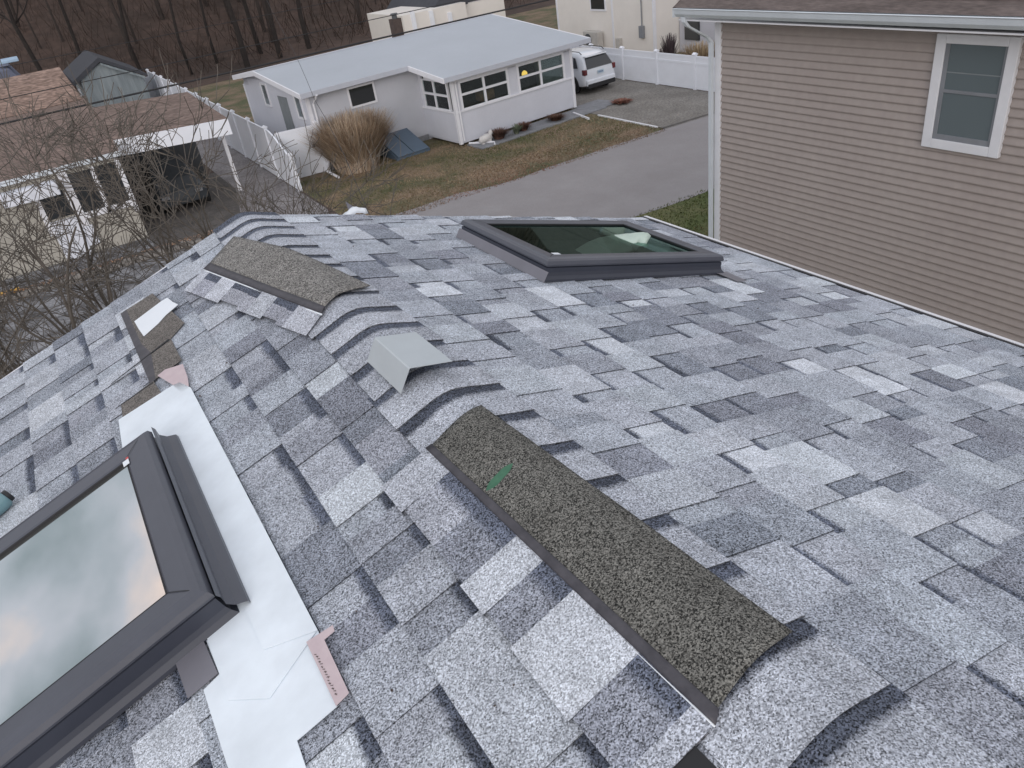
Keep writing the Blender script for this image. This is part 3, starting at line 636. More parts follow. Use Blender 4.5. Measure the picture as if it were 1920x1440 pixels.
# ------------------------------------------------------------------ white ranch house
PH = V((13.003, 26.389, 0)); WA = .0803930
Wd = V((math.cos(WA), math.sin(WA), 0)); Nd = V((-Wd.y, Wd.x, 0))
def H(u, v, z): return PH+Wd*u+Nd*v+V((0, 0, z))
wh = thing('white_ranch_house', 'low white house with pale flat-looking roof and glazed corner porch across the road', 'house')
VM, UL, UR, VB = 2.38, -4.64, 6.05, 9.0
def zroof(v): return 2.62+.123*(v+.45) if v <= 6.2 else 3.438-.12*(v-6.2)
def claps(mb, pa, pb, z0, z1, e, nrm, up=None, t=.012):
    z = z0
    while z < z1-.001:
        zt = min(z+e, z1)
        A_, B_ = V(pa), V(pb); n = V(nrm)
        mb.quad(A_+V((0, 0, zt)), B_+V((0, 0, zt)), B_+n*t+V((0, 0, z)), A_+n*t+V((0, 0, z)))
        mb.quad(A_+n*t+V((0, 0, z)), B_+n*t+V((0, 0, z)), B_+V((0, 0, z)), A_+V((0, 0, z))); z = zt
mb = MB(); mb.box((UL+.02, VM+.02, 0), (UR-.03, VB, 2.75), H); mb.box((UL+.02, VM+.5, 2.7), (UR-.03, VB-.4, 2.92), H)
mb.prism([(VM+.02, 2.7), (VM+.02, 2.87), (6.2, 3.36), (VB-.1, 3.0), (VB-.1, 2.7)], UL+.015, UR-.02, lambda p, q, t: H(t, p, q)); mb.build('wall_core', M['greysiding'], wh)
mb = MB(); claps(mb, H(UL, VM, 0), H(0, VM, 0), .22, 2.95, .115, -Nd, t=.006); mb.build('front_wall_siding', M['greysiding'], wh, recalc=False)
mb = MB(); claps(mb, H(UL, VB, 0), H(UL, VM, 0), .22, 2.7, .115, -Wd, t=.012); claps(mb, H(UL, 8.3, 0), H(UL, VM+.4, 0), 2.7, 3.0, .10, -Wd); mb.build('side_wall_siding', M['whitesiding'], wh, recalc=False)
for a_, b_ in (((UL-.025, VM-.025, .1), (UL+.10, VM+.1, 2.9)), ((UL-.025, VB-.1, .1), (UL+.1, VB+.02, 2.7))):
    mb = MB(); mb.box(a_, b_, H); mb.build('corner_trim', M['whitetrim'], wh)
mb = MB(); mb.box((UL+.04, VM-.0, 0), (0, VM+.1, .21), H); mb.box((UL+.01, VM+.1, 0), (UL+.1, VB, .21), H); mb.build('foundation', M['concrete'], wh)
# roof slab: stepped front eave
mb = MB(); t_ = .14; ul, ur, us = -4.98, 6.42, -.56
def rp(u, v, o=0): return H(u, v, zroof(v)+o)
mb.quad(rp(ul, 1.98), rp(us, 1.98), rp(us, 6.2), rp(ul, 6.2)); mb.quad(rp(us, -.42), rp(ur, -.42), rp(ur, 6.2), rp(us, 6.2)); mb.quad(rp(ul, 6.2), rp(ur, 6.2), rp(ur, 9.0), rp(ul, 9.0))
mb.build('roof_membrane', M['flatroof'], wh)
mb = MB(); mb.quad(rp(ul, 1.98, -t_), rp(us, 1.98, -t_), rp(us, 6.2, -t_), rp(ul, 6.2, -t_)); mb.quad(rp(us, -.42, -t_), rp(ur, -.42, -t_), rp(ur, 6.2, -t_), rp(us, 6.2, -t_)); mb.quad(rp(ul, 6.2, -t_), rp(ur, 6.2, -t_), rp(ur, 9., -t_), rp(ul, 9., -t_)); mb.build('soffit', M['whitetrim'], wh)
def edge(mb, a, b, out, w=.03, o0=.012, o1=-.16):
    (ua, va), (ub, vb) = a, b; A_, B_ = rp(ua, va), rp(ub, vb); n = V(out)*w; z0, z1 = V((0, 0, o0)), V((0, 0, o1))
    mb.grid([[A_+z0-n, A_+z0+n, A_+z1+n, A_+z1-n], [B_+z0-n, B_+z0+n, B_+z1+n, B_+z1-n]], closed=True)
    mb.quad(A_+z0-n, A_+z0+n, A_+z1+n, A_+z1-n); mb.quad(B_+z0-n, B_+z0+n, B_+z1+n, B_+z1-n)
mb = MB(); edge(mb, (ul, 1.96), (us-.03, 1.96), -Nd, .03, .02, -.15); mb.build('eave_fascia', M['fascia'], wh); mb = MB(); edge(mb, (us+.03, -.44), (ur, -.44), -Nd, .03, .02, -.15); mb.build('eave_fascia', M['fascia'], wh)
for a_, b_, o_ in (((ul, 1.95), (ul, 6.2), -Wd), ((ul, 6.2), (ul, 9.0), -Wd), ((us, -.46), (us, 1.95), -Wd), ((ur, -.44), (ur, 6.2), Wd), ((ur, 6.2), (ur, 9), Wd), ((ul, 9.0), (ur, 9.0), Nd)):
    mb = MB(); edge(mb, a_, b_, o_); mb.build('rake_fascia', M['whitetrim'], wh)
mb = MB(); mb.grid([[rp(ul+.02, 6.12, .006), rp(ul+.02, 6.3, .006)], [rp(ur-.02, 6.12, .006), rp(ur-.02, 6.3, .006)]]); mb.build('ridge_seam', M['fascia'], wh)
# porch shell
PW = 5.72; Z0, Z1, ZT = 1.24, 1.30, 2.32
mb = MB(); mb.box((.05, .0, .12), (PW-.05, .10, Z0), H); mb.build('porch_front_wall', M['whitesiding'], wh)
mb = MB(); claps(mb, H(0, VM, 0), H(0, .08, 0), .2, Z0, .115, -Wd, t=.014); mb.box((.005, .1, .12), (.09, VM, Z0), H); mb.build('porch_side_siding', M['whitesiding'], wh, recalc=False)
mb = MB(); mb.box((PW-.1, .1, .12), (PW, VM, 2.6), H); mb.build('porch_end_wall', M['whitesiding'], wh)
for a_, b_ in (((-.035, -.035, .10), (.09, .09, ZT)), ((PW-.09, -.035, .1), (PW+.035, .09, ZT))):
    mb = MB(); mb.box(a_, b_, H); mb.build('porch_corner_post', M['whitetrim'], wh)
mb = MB(); mb.box((-.03, -.05, Z0), (PW+.03, .12, Z1), H); mb.box((-.05, .12, Z0), (.11, VM, Z1), H); mb.build('sill', M['whitetrim'], wh)
mb = MB(); mb.box((0, 0, ZT-.04), (PW, .1, 2.60), H); mb.box((0.0, .1, ZT+.02), (.1, 1.98, 2.62), H); mb.build('header', M['whitetrim'], wh)
mb = MB(); mb.box((.1, .1, .3), (PW-.1, VM-.01, .34), H); mb.box((.1, VM-.06, .3), (PW-.1, VM-.02, 2.55), H); mb.box((.1, .1, 2.5), (PW-.1, VM-.05, 2.53), H); mb.build('porch_room', M['interior'], wh)
def frames(lst, vconst, uconst, z0, z1, zm, name='window'):
    for (a, b, posts) in lst:
        mb = MB(); wd = .045
        def bx(p0, p1, q0, q1, d0=-.02, d1=.06):
            if vconst is not None: mb.box((p0, vconst+d0, q0), (p1, vconst+d1, q1), H)
            else: mb.box((uconst+d0, p0, q0), (uconst+d1, p1, q1), H)
        xs_ = [a]+posts+[b]
        for q in xs_: bx(q-wd, q+wd, z0, z1)
        for i in range(len(xs_)-1):
            bx(xs_[i]+wd, xs_[i+1]-wd, zm-.04, zm+.04, -.015, .055); bx(xs_[i]+wd, xs_[i+1]-wd, z0, z0+.04, -.015, .055); bx(xs_[i]+wd, xs_[i+1]-wd, z1-.04, z1, -.015, .055)
        o = mb.build(name, M['whitetrim'], wh)
        for i in range(len(xs_)-1):
            for q0, q1 in ((z0+.04, zm-.04), (zm+.04, z1-.04)):
                mb = MB()
                if vconst is not None: mb.box((xs_[i]+wd, vconst+.02, q0), (xs_[i+1]-wd, vconst+.026, q1), H)
                else: mb.box((uconst+.02, xs_[i]+wd, q0), (uconst+.026, xs_[i+1]-wd, q1), H)
                mb.build('pane', M['clearglass'], o)
for a_, b_ in (((2.56, .0, Z1), (2.98, .08, ZT)), ((.09, .0, Z1), (.28, .08, ZT)), ((5.34, .0, Z1), (PW-.09, .08, ZT)), ((.0, 2.2, Z1), (.08, VM, 2.5))):
    mb = MB(); mb.box(a_, b_, H); mb.build('window_pier', M['whitesiding'], wh)
frames([(.325, 2.515, [1.41]), (3.025, 5.295, [4.12])], 0, None, Z1, ZT-.04, 1.83)
frames([(.36, 2.15, [1.32])], None, 0, Z1, ZT+.02, 1.83)
mb = MB(); mb.box((4.2, .14, Z1), (5.28, .15, ZT), H); mb.box((.14, .42, Z1), (.15, 1.25, 2.3), H); mb.box((.14, 1.35, Z1), (.15, 2.12, 1.8), H); mb.build('window_shade', M['blind'], wh)
mb = MB(); mb.box((1.5, .5, 1.25), (2.2, .9, 1.62), H); mb.box((3.6, 1.2, 1.2), (4.0, 1.5, 1.85), H); mb.box((.35, 1.75, 1.9), (.5, 2.0, 2.25), H); mb.build('warm_cushions', M['warm'], wh, bevel=.08)
mb = MB(); q = px((983.5, 137.5), -Nd, H(0, .35, 0)); mb.tube([q+V((0, 0, -.11)), q+V((0, 0, -.05)), q+V((0, 0, .05)), q+V((0, 0, .10))], [.07, .12, .10, .04], 10); mb.build('lit_lamp', M['lamp'], wh, smooth=True)
# other windows
def simplewin(c0, c1, nrm_u, depth, frame=.07, gm=M['darkwin']):
    mb = MB(); (a, z0), (b, z1) = c0, c1
    def B(p0, p1, q0, q1, d0, d1):
        if nrm_u: mb.box((UL-d1, p0, q0), (UL-d0, p1, q1), H)
        else: mb.box((p0, VM-d1, q0), (p1, VM-d0, q1), H)
    B(a-frame, a, z0-frame, z1+frame, .0, .05); B(b, b+frame, z0-frame, z1+frame, .0, .05); B(a, b, z1, z1+frame, .0, .05); B(a, b, z0-frame, z0, 0, .06)
    o = mb.build('window', M['whitetrim'], wh); mb = MB(); B(a, b, z0, z1, .01, .02); mb.build('pane', gm, o)
simplewin((-2.97, 1.99), (-1.98, 2.6), False, 0)
simplewin((6.25, 2.1), (6.75, 2.85), True, 0, gm=M['paleglass']); simplewin((2.95, 1.95), (3.45, 2.68), True, 0, gm=M['paleglass'])
mb = MB(); mb.box((UL-.03, 4.3, .3), (UL-.015, 5.2, 2.55), H); mb.build('side_door', M['blind'], wh)
mb = MB(); mb.tube([H(UL+.25, 1.92, 2.78), H(UL+.22, 2.1, 2.6), H(UL+.2, VM-.06, 2.45), H(UL+.2, VM-.06, .3)], .04, 6); mb.tube([H(UL+.2, VM-.06, .3), H(UL-.1, 1.9, .14), H(UL-.1, 1.0, .07)], .05, 6); mb.build('downspout', M['whitetrim'], wh)
mb = MB(); mb.tube([H(.12, -.38, 2.55), H(.12, -.25, 2.42), H(.14, -.06, 2.3), H(.14, -.06, .2)], .035, 6); mb.build('downspout', M['whitetrim'], wh)
mb = MB(); mb.tube([H(.25, -.15, .1), H(.95, -.85, .05), H(.75, -1.15, .04)], .04, 6); mb.build('downspout_extension', M['whitetrim'], wh)
mb = MB(); mb.box((1.75, 6.8, 3.3), (2.15, 7.2, 4.05), H); ch = mb.build('chimney', M['chimney'], wh); mb = MB(); mb.tube([H(1.95, 7.0, 4.05), H(1.95, 7.0, 4.2)], .12, 8); mb.tube([H(1.95, 7.0, 4.2), H(1.95, 7.0, 4.26)], [.2, .14], 8); mb.build('chimney_cowl', M['darkgrey'], ch)
mb = MB(); mb.box((-1.2, 9.05, 2.6), (6.0, 11.2, 2.78), H); mb.box((-1.0, 9.1, 0), (5.8, 11, 2.6), H); mb.build('rear_lean_to', M['fascia'], wh)
# bulkhead door
bk = thing('bulkhead_door', 'slate blue sloping steel bulkhead door against the white house wall', 'cellar door')
for (ua, ub) in ((-2.30, -1.63), (-1.60, -.93)):
    mb = MB(); mb.prism([(VM-.03, .70), (VM-.03, .66), (.85, .10), (.83, .14)], ua, ub, lambda p, q, t: H(t, p, q)); mb.build('door_leaf', M['bulk'], bk, bevel=.01)
mb = MB(); mb.prism([(VM-.02, .0), (VM-.02, .64), (.88, .09), (.88, 0)], -2.34, -.89, lambda p, q, t: H(t, p, q)); mb.build('door_base', M['bulk'], bk)
# walk along porch
wk = MB(); wk.box((.2, -1.15, .0), (PW+.7, -.05, .05), H); tag(wk.build('path', M['concrete']), 'grey paved strip along the porch', kind='structure')
area('driveway_slab', [tuple(H(PW+.1, -.9, 0))[:2], tuple(H(PW+1.7, -1.1, 0))[:2], tuple(H(PW+1.5, .3, 0))[:2], tuple(H(PW+.1, .3, 0))[:2]], .03, M['concrete'])
eb = MB(); eb.box((18.5, 21.6, 0), (18.57, 25.1, .05)); o = eb.build('white_edging_board', M['whitetrim']); tag(o, 'white painted edging board between the lawn and the gravel driveway', 'edging')
eb = MB(); ea, e_b = px((1075, 211), (0, 0, 1), (0, 0, .06)), px((1104, 222), (0, 0, 1), (0, 0, .06)); en = (e_b-ea).normalized(); en = V((-en.y, en.x, 0))*.035; eb.prism([(-1, -.05), (1, -.05), (1, .02), (-1, .02)], 0, 1, lambda p, q, t: ea.lerp(e_b, t)+en*p+V((0, 0, q))); o = eb.build('white_edging_board', M['whitetrim']); tag(o, 'short white edging board at the porch corner by the carved post', 'edging')

def tuft(name, c, rad, h, n, cols, label, cat, lean=1.0, wdt=.012, group=None, mt=M['straw'], seg=3):
    mb = MB(); c = V(c)
    for _ in range(n):
        a = random.uniform(0, 6.28); r0 = rad[0]*math.sqrt(random.random()); ln = random.uniform(.55, 1.)*h
        P = c+V((math.cos(a)*r0, math.sin(a)*r0, 0)); a2 = a+random.uniform(-.6, .6); out = lean*random.uniform(.05, 1)*(rad[1])
        wv = V((-math.sin(a2), math.cos(a2), 0))*wdt; kk_ = random.uniform(.7, 1.3); col = tuple(v*kk_ for v in random.choice(cols)); last = None
        for k in range(seg+1):
            t = k/seg; q = P+V((math.cos(a2)*out*t**1.7, math.sin(a2)*out*t**1.7, ln*(t-.22*t*t*min(1, out/h*1.2))))
            w2 = wv*(1-.75*t)+wv*.9*(1 if k == seg-1 and random.random() < .3 else 0)
            row = (q-w2, q+w2)
            if last: mb.quad(last[0], last[1], row[1], row[0], col=col)
            last = row
    o = mb.build(name, mt, recalc=False); tag(o, label, cat, group); return o
gp = px((668, 318), (0, 0, 1), (0, 0, 0))
tuft('ornamental_grass', (9.25, 27.7, 0), (.8, 1.2), 2.1, 9000, [(.46, .36, .26), (.54, .43, .32), (.38, .28, .20), (.27, .195, .14), (.5, .42, .34)], 'tall tan ornamental grass clump against the white house beside the bulkhead door', 'ornamental grass', 1.0, .013)
sh = 'small plants in the bed along the porch'
tuft('dried_bush', H(1.35, -.6, .04), (.18, .42), .42, 500, [(.13, .07, .055), (.10, .055, .045), (.16, .10, .075)], 'reddish brown dried bush right beside the white planter', 'bush', 1, .014, sh)
tuft('dried_bush', H(2.55, -.58, .04), (.14, .34), .34, 380, [(.15, .08, .06), (.12, .065, .05)], 'second reddish dried bush along the porch, next to the pale green sprig', 'bush', 1, .014, sh)
tuft('dried_bush', H(4.15, -.62, .04), (.2, .36), .24, 420, [(.14, .08, .055), (.11, .06, .045)], 'low brown dried bush nearest the carved post', 'bush', 1, .014, sh)
tuft('green_sprig', H(2.1, -.72, .04), (.08, .3), .4, 140, [(.13, .16, .10), (.2, .22, .16)], 'pale green sprig between the two dried bushes', 'plant', 1, .014, sh)
tuft('fallen_leaf_heap', H(PW+1.5, -1.15, .04), (.3, .3), .10, 260, [(.22, .09, .06), (.17, .08, .06)], 'small heap of red-brown leaves by the short edging board', 'leaf heap', 1, .03)
pt = thing('white_planter', 'white ceramic animal-shaped planter at the porch corner', 'planter'); c = H(.72, -.62, .05)
mb = MB(); mb.tube([c+V((-.28, -.05, .1)), c+V((-.2, -.04, .16)), c+V((0, 0, .18)), c+V((.2, .04, .17)), c+V((.3, .05, .12))], [.06, .13, .15, .14, .06], 10); mb.tube([c+V((.22, .04, .2)), c+V((.28, .04, .36)), c+V((.3, .05, .42))], [.09, .07, .03], 8); mb.build('body', M['pot'], pt, smooth=True)
mb = MB(); mb.box((-.2, -.1, 0), (-.1, .1, .12), lambda x, y, z: c+V((x, y, z))); mb.box((.1, -.1, 0), (.2, .1, .12), lambda x, y, z: c+V((x, y, z))); mb.build('feet', M['pot'], pt)
cp = thing('carved_post', 'small carved figure on a short tan post at the porch end', 'ornament'); c = px((1066, 205), (0, 0, 1), (0, 0, 0))
mb = MB(); mb.tube([c, c+V((0, 0, .3)), c+V((0, 0, .34)), c+V((0, 0, .36))], [.07, .06, .09, .09], 8); mb.build('post', M['tan'], cp)
mb = MB(); mb.tube([c+V((0, 0, .36)), c+V((0, 0, .42)), c+V((0, 0, .5)), c+V((0, 0, .56))], [.05, .09, .08, .03], 8); mb.build('figure', M['chimney'], cp, smooth=True)

# ------------------------------------------------------------------ SUV
def make_suv(loc, rz):
    t = thing('parked_suv', 'white SUV parked facing away beside the white ranch house', 'car'); t.location = loc; t.rotation_euler = (0, 0, rz)
    # stations along y (0 rear .. 4.4 front): half width low, z low, belt hw, belt z, roof hw, roof z
    st = [(0.0, .70, .42, .74, .62, .70, .86, .60, .92), (.06, .84, .34, .88, .62, .84, .98, .66, 1.10), (.22, .88, .30, .90, .66, .86, 1.02, .64, 1.36), (.46, .89, .28, .905, .68, .87, 1.04, .65, 1.58), (1.2, .90, .27, .905, .68, .87, 1.03, .68, 1.66),
          (2.2, .90, .27, .905, .68, .87, 1.02, .67, 1.62), (2.75, .90, .27, .905, .68, .87, 1.01, .62, 1.42), (3.2, .90, .27, .90, .68, .86, 1.0, .70, 1.06), (3.9, .88, .28, .89, .66, .83, .93, .66, .96), (4.3, .82, .34, .84, .58, .78, .80, .6, .84), (4.4, .7, .42, .74, .55, .70, .68, .55, .72)]
    mb = MB(); rows = []
    for (y, a, za, b, zb, c, zc, d, zd) in st:
        half = [(a*.9, za-.03), (a, za+.04), (b, zb), (c, zc), (d+.03, zd-.06), (d-.08, zd), (d*.4, zd+.02)]
        rows.append([V((x, y, z)) for x, z in half]+[V((-x, y, z)) for x, z in half[::-1]])
    mb.grid(rows, closed=True); mb.f.append(tuple(range(14))); mb.c.append(None); n = (len(rows)-1)*14; mb.f.append(tuple(range(n, n+14))); mb.c.append(None)
    mb.build('body', M['carpaint'], t, smooth=True, sub=2)
    mb = MB(); mb.quad((-.70, .005, 1.04), (.70, .005, 1.04), (.58, .27, 1.45), (-.58, .27, 1.45)); mb.build('rear_window', M['cardark'], t, solid=.03)
    for sx in (-1, 1):
        mb = MB()
        mb.quad((sx*.885, .75, 1.06), (sx*.885, 1.55, 1.05), (sx*.735, 1.5, 1.50), (sx*.745, .95, 1.50)); mb.quad((sx*.885, 1.62, 1.05), (sx*.885, 2.65, 1.05), (sx*.735, 2.3, 1.48), (sx*.735, 1.57, 1.50)); mb.quad((sx*.88, .45, 1.08), (sx*.885, .70, 1.06), (sx*.75, .85, 1.48), (sx*.75, .72, 1.46))
        mb.build('side_windows', M['cardark'], t, solid=.02)
        mb = MB(); mb.box((sx*.79-.085, .0, .80), (sx*.79+.085, .20, 1.03)); mb.build('tail_light', M['red'], t, bevel=.03)
        mb = MB(); mb.tube([(sx*.62, .45, 1.60), (sx*.62, .6, 1.685), (sx*.62, 1.9, 1.70), (sx*.62, 2.2, 1.64)], .018, 6); mb.build('roof_rail', M['blackp'], t)
        mb = MB(); mb.box((sx*.99-.09, 2.5, 1.02), (sx*.99+.09, 2.62, 1.18)); mb.build('mirror', M['carpaint'], t, bevel=.03)
        for y in (.85, 3.45):
            mb = MB(); mb.tube([(sx*.70, y, .35), (sx*.72, y, .35), (sx*.90, y, .35), (sx*.92, y, .35)], [.33, .36, .36, .33], 24); w_ = mb.build('tyre', M['tyre'], t, smooth=False)
            mb = MB(); mb.tube([(sx*.90, y, .35), (sx*.928, y, .35)], [.22, .20], 16); mb.build('rim', M['rim'], w_)
            mb = MB(); mb.tube([(sx*.84, y, .37), (sx*.908, y, .37)], .40, 24); mb.build('wheel_arch', M['blackp'], t)
    mb = MB(); mb.box((-.80, -.06, .34), (.80, .14, .60)); mb.build('rear_bumper', M['carpaint'], t, bevel=.05)
    mb = MB(); mb.box((-.76, -.075, .24), (.76, .2, .43)); mb.build('bumper_underside', M['blackp'], t, bevel=.02)
    mb = MB(); mb.box((-.17, -.035, .76), (.17, -.015, .90)); pl_ = mb.build('number_plate', M['plate'], t)
    mb = MB()
    for i in range(6): mb.box((-.13+.045*i, -.038, .80), (-.105+.045*i, -.036, .86))
    mb.build('plate_characters', M['blue'], pl_)
    mb = MB(); mb.box((-.58, .20, 1.47), (.58, .45, 1.515)); mb.build('spoiler', M['carpaint'], t, bevel=.015)
    return t
make_suv((21.3, 28.45, .012), math.radians(1.5))

# ------------------------------------------------------------------ fences
def vinyl_fence(name, pts, h, label, posts=None, grp=None, rail=True, hts=None):
    f = thing(name, label, 'fence', grp)
    mb = MB(); rbs = [MB(), MB()]
    for i in range(len(pts)-1):
        a, b = V((*pts[i], 0)), V((*pts[i+1], 0)); d = (b-a).normalized(); n = V((-d.y, d.x, 0)); ha, hb = (hts[i], hts[i+1]) if hts else (h, h)
        mb.quad(a+V((0, 0, .08)), b+V((0, 0, .08)), b+V((0, 0, hb)), a+V((0, 0, ha)))
        for z0, z1, e in ((.03, .15, .025), (None, None, .03))+(((.72, .84, .024),) if rail == 2 else ()):
            za, zb = ((ha-.04, hb-.04), (ha+.02, hb+.02)) if z0 is None else ((z0, z0), (z1, z1))
            if z0 is None: za, zb = (ha-.05, hb-.05), (ha+.02, hb+.02)
            rb = rbs[0 if z0 is not None else 1]
            rb.grid([[a+n*e+V((0, 0, za[0])), a-n*e+V((0, 0, za[0])), a-n*e+V((0, 0, zb[0])), a+n*e+V((0, 0, zb[0]))], [b+n*e+V((0, 0, za[1])), b-n*e+V((0, 0, za[1])), b-n*e+V((0, 0, zb[1])), b+n*e+V((0, 0, zb[1]))]], closed=True)
    mb.build('panel', M['vinyl'], f, solid=.02); [r_.build('rail', M['vinyl'], f) for r_ in rbs]
    for (x, y, hh) in posts or []:
        pb = MB(); pb.box((x-.065, y-.065, 0), (x+.065, y+.065, hh+.06)); po = pb.build('post', M['vinyl'], f, bevel=.006)
        pb = MB(); pb.prism([(-.095, hh+.06), (.095, hh+.06), (.095, hh+.085), (.05, hh+.12), (0, hh+.15), (-.05, hh+.12), (-.095, hh+.085)], y-.085, y+.085, lambda p, q, t: V((x+p, t, q))); pb.build('post_cap', M['vinyl'], po)
    return f
ys_ = [24.6-2.33*2, 24.6-2.33]+[24.6+2.33*i for i in range(9)]
f2 = vinyl_fence('driveway_fence', [(23.2, y) for y in ys_], 1.3, 'white vinyl panel fence with capped posts along the far side of the driveway', [(23.2, y, 1.3) for y in ys_])
mb = MB()
for y in [ys_[0]+.12*i for i in range(1, 170)]:
    if y < ys_[-1]: mb.box((23.185, y, 1.06), (23.215, y+.05, 1.27))
mb.box((23.165, ys_[0], .98), (23.235, ys_[-1], 1.07)); mb.build('picket_top', M['vinyl'], f2)
ysl = [26.9, 27.3, 27.8, 28.4, 29.0, 29.4]; hl = [1.22, 1.26, 1.42, 1.66, 1.80, 1.82]
pts = [(6.7, y) for y in ysl]+[(6.7, 29.4+2.4*i) for i in range(1, 12)]; hh = hl+[1.82]*11
vinyl_fence('side_fence', pts, 1.8, 'tall white vinyl privacy fence running back from the road beside the brown-roofed house', [(6.7, 26.9, 1.22)]+[(6.7, 29.4+2.4*i, 1.82) for i in range(12)], hts=hh)
vinyl_fence('fence_gate', [(6.78, 28.62), (8.28, 28.36)], 1.74, 'white vinyl gate between the privacy fence and the white ranch house', [(8.3, 28.36, 1.74)])
mb = MB(); mb.box((7.95, 28.33, 1.0), (8.05, 28.37, 1.12)); hd = mb.build('gate_latch', M['darkgrey'], [o for o in COL.objects if o.name == 'fence_gate'][0])
# back cross-fence behind brown-roofed house
vinyl_fence('rear_fence', [(6.7, 55.8), (4.6, 56.0), (2.6, 56.2)], 1.5, 'short white fence run beside the weathered shed', [(4.6, 56, 1.5), (2.6, 56.2, 1.5)])

# ------------------------------------------------------------------ brown-roofed house at left
bh = thing('brown_roofed_house', 'cream house with brown shingle roof and white-edged carport at left', 'house')
def bz(y): return 2.72+.15*(y-26.5)
mb = MB()
def rquad(mb, pts, o=0): mb.quad(*[V((x, y, bz(y)+o)) for x, y in pts])
rquad(mb, [(-9, 26.45), (1.62, 26.45+.35), (1.62, 33.2), (-9, 33.2)]); rquad(mb, [(1.62, 27.85), (5.12, 27.25), (4.75, 30.9), (1.62, 31.6)])
mb.quad((-9, 33.2, bz(33.2)), (1.62, 33.2, bz(33.2)), (1.62, 40, 2.75), (-9, 40, 2.75)); mb.build('roof', M['brownroof'], bh, solid=.05)
mb = MB(); mb.quad((-9, 32.2, bz(32.2)+.02), (1.5, 33.0, bz(33.0)+.02), (1.25, 34.4, 4.75), (-9, 34.4, 4.75)); mb.quad((-9, 34.4, 4.75), (1.25, 34.4, 4.75), (1.5, 40, 3.1), (-9, 40, 3.1)); mb.build('upper_roof', M['brownroof2'], bh, solid=.05)
mb = MB()
mb.prism([(0, 0), (0, -.14), (.04, -.14), (.04, 0)], -9, 1.62, lambda p, q, t: V((t, 26.45+.033*(t+9)-.045+p, bz(26.45+.033*(t+9))+.03+q))); mb.build('gutter', M['gutterw'], bh)
mb = MB(); mb.prism([(0, 0), (0, -.50), (.06, -.50), (.06, 0)], 1.62, 5.12, lambda p, q, t: V((t, 27.85-.171*(t-1.62)-.06+p, bz(27.85-.171*(t-1.62))+.03+q))); mb.build('carport_fascia', M['vinyl'], bh)
mb = MB(); mb.box((-9, 26.85, 0), (1.45, 33, 2.62)); mb.box((1.0, 26.9, 0), (1.44, 39.5, 2.6)); mb.box((-9, 33, 0), (1.4, 39.6, 2.7)); mb.build('wall', M['stucco'], bh)
mb = MB(); mb.box((1.5, 32, 0), (4.6, 32.2, 3.3)); mb.build('carport_rear_wall', M['darkgrey'], bh)
mb = MB(); mb.box((5.08, 29.2, 0), (5.2, 29.32, 2.9)); mb.build('carport_post', M['whitetrim'], bh)
mb = MB(); mb.box((1.36, 26.72, .9), (1.5, 26.86, 2.6)); mb.box((-.28, 26.75, .9), (-.02, 26.849, 2.6)); mb.box((.62, 26.76, 1.1), (.74, 26.849, 2.55)); mb.box((-.02, 26.76, 1.12), (1.36, 26.849, 1.3)); mb.box((-1.15, 26.76, .9), (-1.0, 26.849, 2.2)); mb.build('window_trim', M['whitetrim'], bh)
for (a, b, z0, z1) in ((-.02, .62, 1.3, 2.5), (.74, 1.36, 1.3, 2.52), (-1.0, -.28, 1.35, 2.1)):
    mb = MB(); mb.box((a, 26.79, z0), (b, 26.85, z1)); mb.build('window', M['darkwin'], bh)
mb = MB(); mb.box((-1.9, 26.2, 2.12), (-.38, 26.8, 2.48)); mb.build('window_awning', M['whitebox'], bh, bevel=.02)
mb = MB(); mb.box((-1.02, 26.7, .05), (-.28, 26.84, 1.28)); mb.box((-.28, 26.74, .3), (.05, 26.842, .9)); mb.build('white_door_panel', M['whitebox'], bh)
cc_ = thing('covered_car', 'dark grey car under the carport of the brown-roofed house', 'car')
mb = MB(); rows = []
for (y, hw, z) in ((28.6, .5, .5), (28.75, .85, .75), (29.6, .9, .95), (30.2, .75, 1.35), (31.2, .72, 1.42), (31.8, .7, 1.2)):
    rows.append([V((3.1+s_*hw, y, zz_)) for s_, zz_ in ((-1, .25), (-1.02, .6), (-.8, z), (.8, z), (1.02, .6), (1, .25))])
mb.grid(rows, closed=True); mb.f.append((0, 1, 2, 3, 4, 5)); mb.c.append(None); mb.build('body', M['tarpgreen'], cc_, bevel=.06)
for a_ in (2.4, 3.55):
    mb = MB(); mb.box((a_, 28.57, .55), (a_+.25, 28.62, .66)); mb.build('headlight', M['rim'], cc_)
for a_ in (2.2, 3.85):
    mb = MB(); mb.tube([(a_, 29.1, .3), (a_+.15, 29.1, .3)], .3, 14); mb.build('wheel', M['tyre'], cc_)
# stone edging with leaves
se = MB(); x = -9
while x < 2.6:
    w_ = random.uniform(.18, .4); se.box((x, 24.55+random.uniform(-.04, .04), 0), (x+w_-.02, 24.85+random.uniform(-.05, .05), random.uniform(.12, .22))); x += w_
o = se.build('stone_edging', M['stone'], bevel=.03); tag(o, 'low stone edging between the gravel and the yard of the brown-roofed house', 'edging')
mb = MB()
for _ in range(2600):
    x, y = random.uniform(-3.2, 3.4), random.gauss(24.9, .17); z = .02 if abs(y-24.7) > .17 else .19
    a = random.uniform(0, 6.28); u_ = V((math.cos(a), math.sin(a), random.uniform(-.3, .3)))*random.uniform(.02, .045); v_ = V((-math.sin(a), math.cos(a), random.uniform(-.3, .3)))*random.uniform(.015, .03)
    c_ = V((x, y, z+random.uniform(.01, .03))); k = random.uniform(.5, 1.1); mb.quad(c_-u_, c_-v_, c_+u_, c_+v_, col=tuple(k*q for q in random.choice([(.36, .19, .10), (.40, .27, .18), (.18, .12, .09), (.28, .22, .18)])))
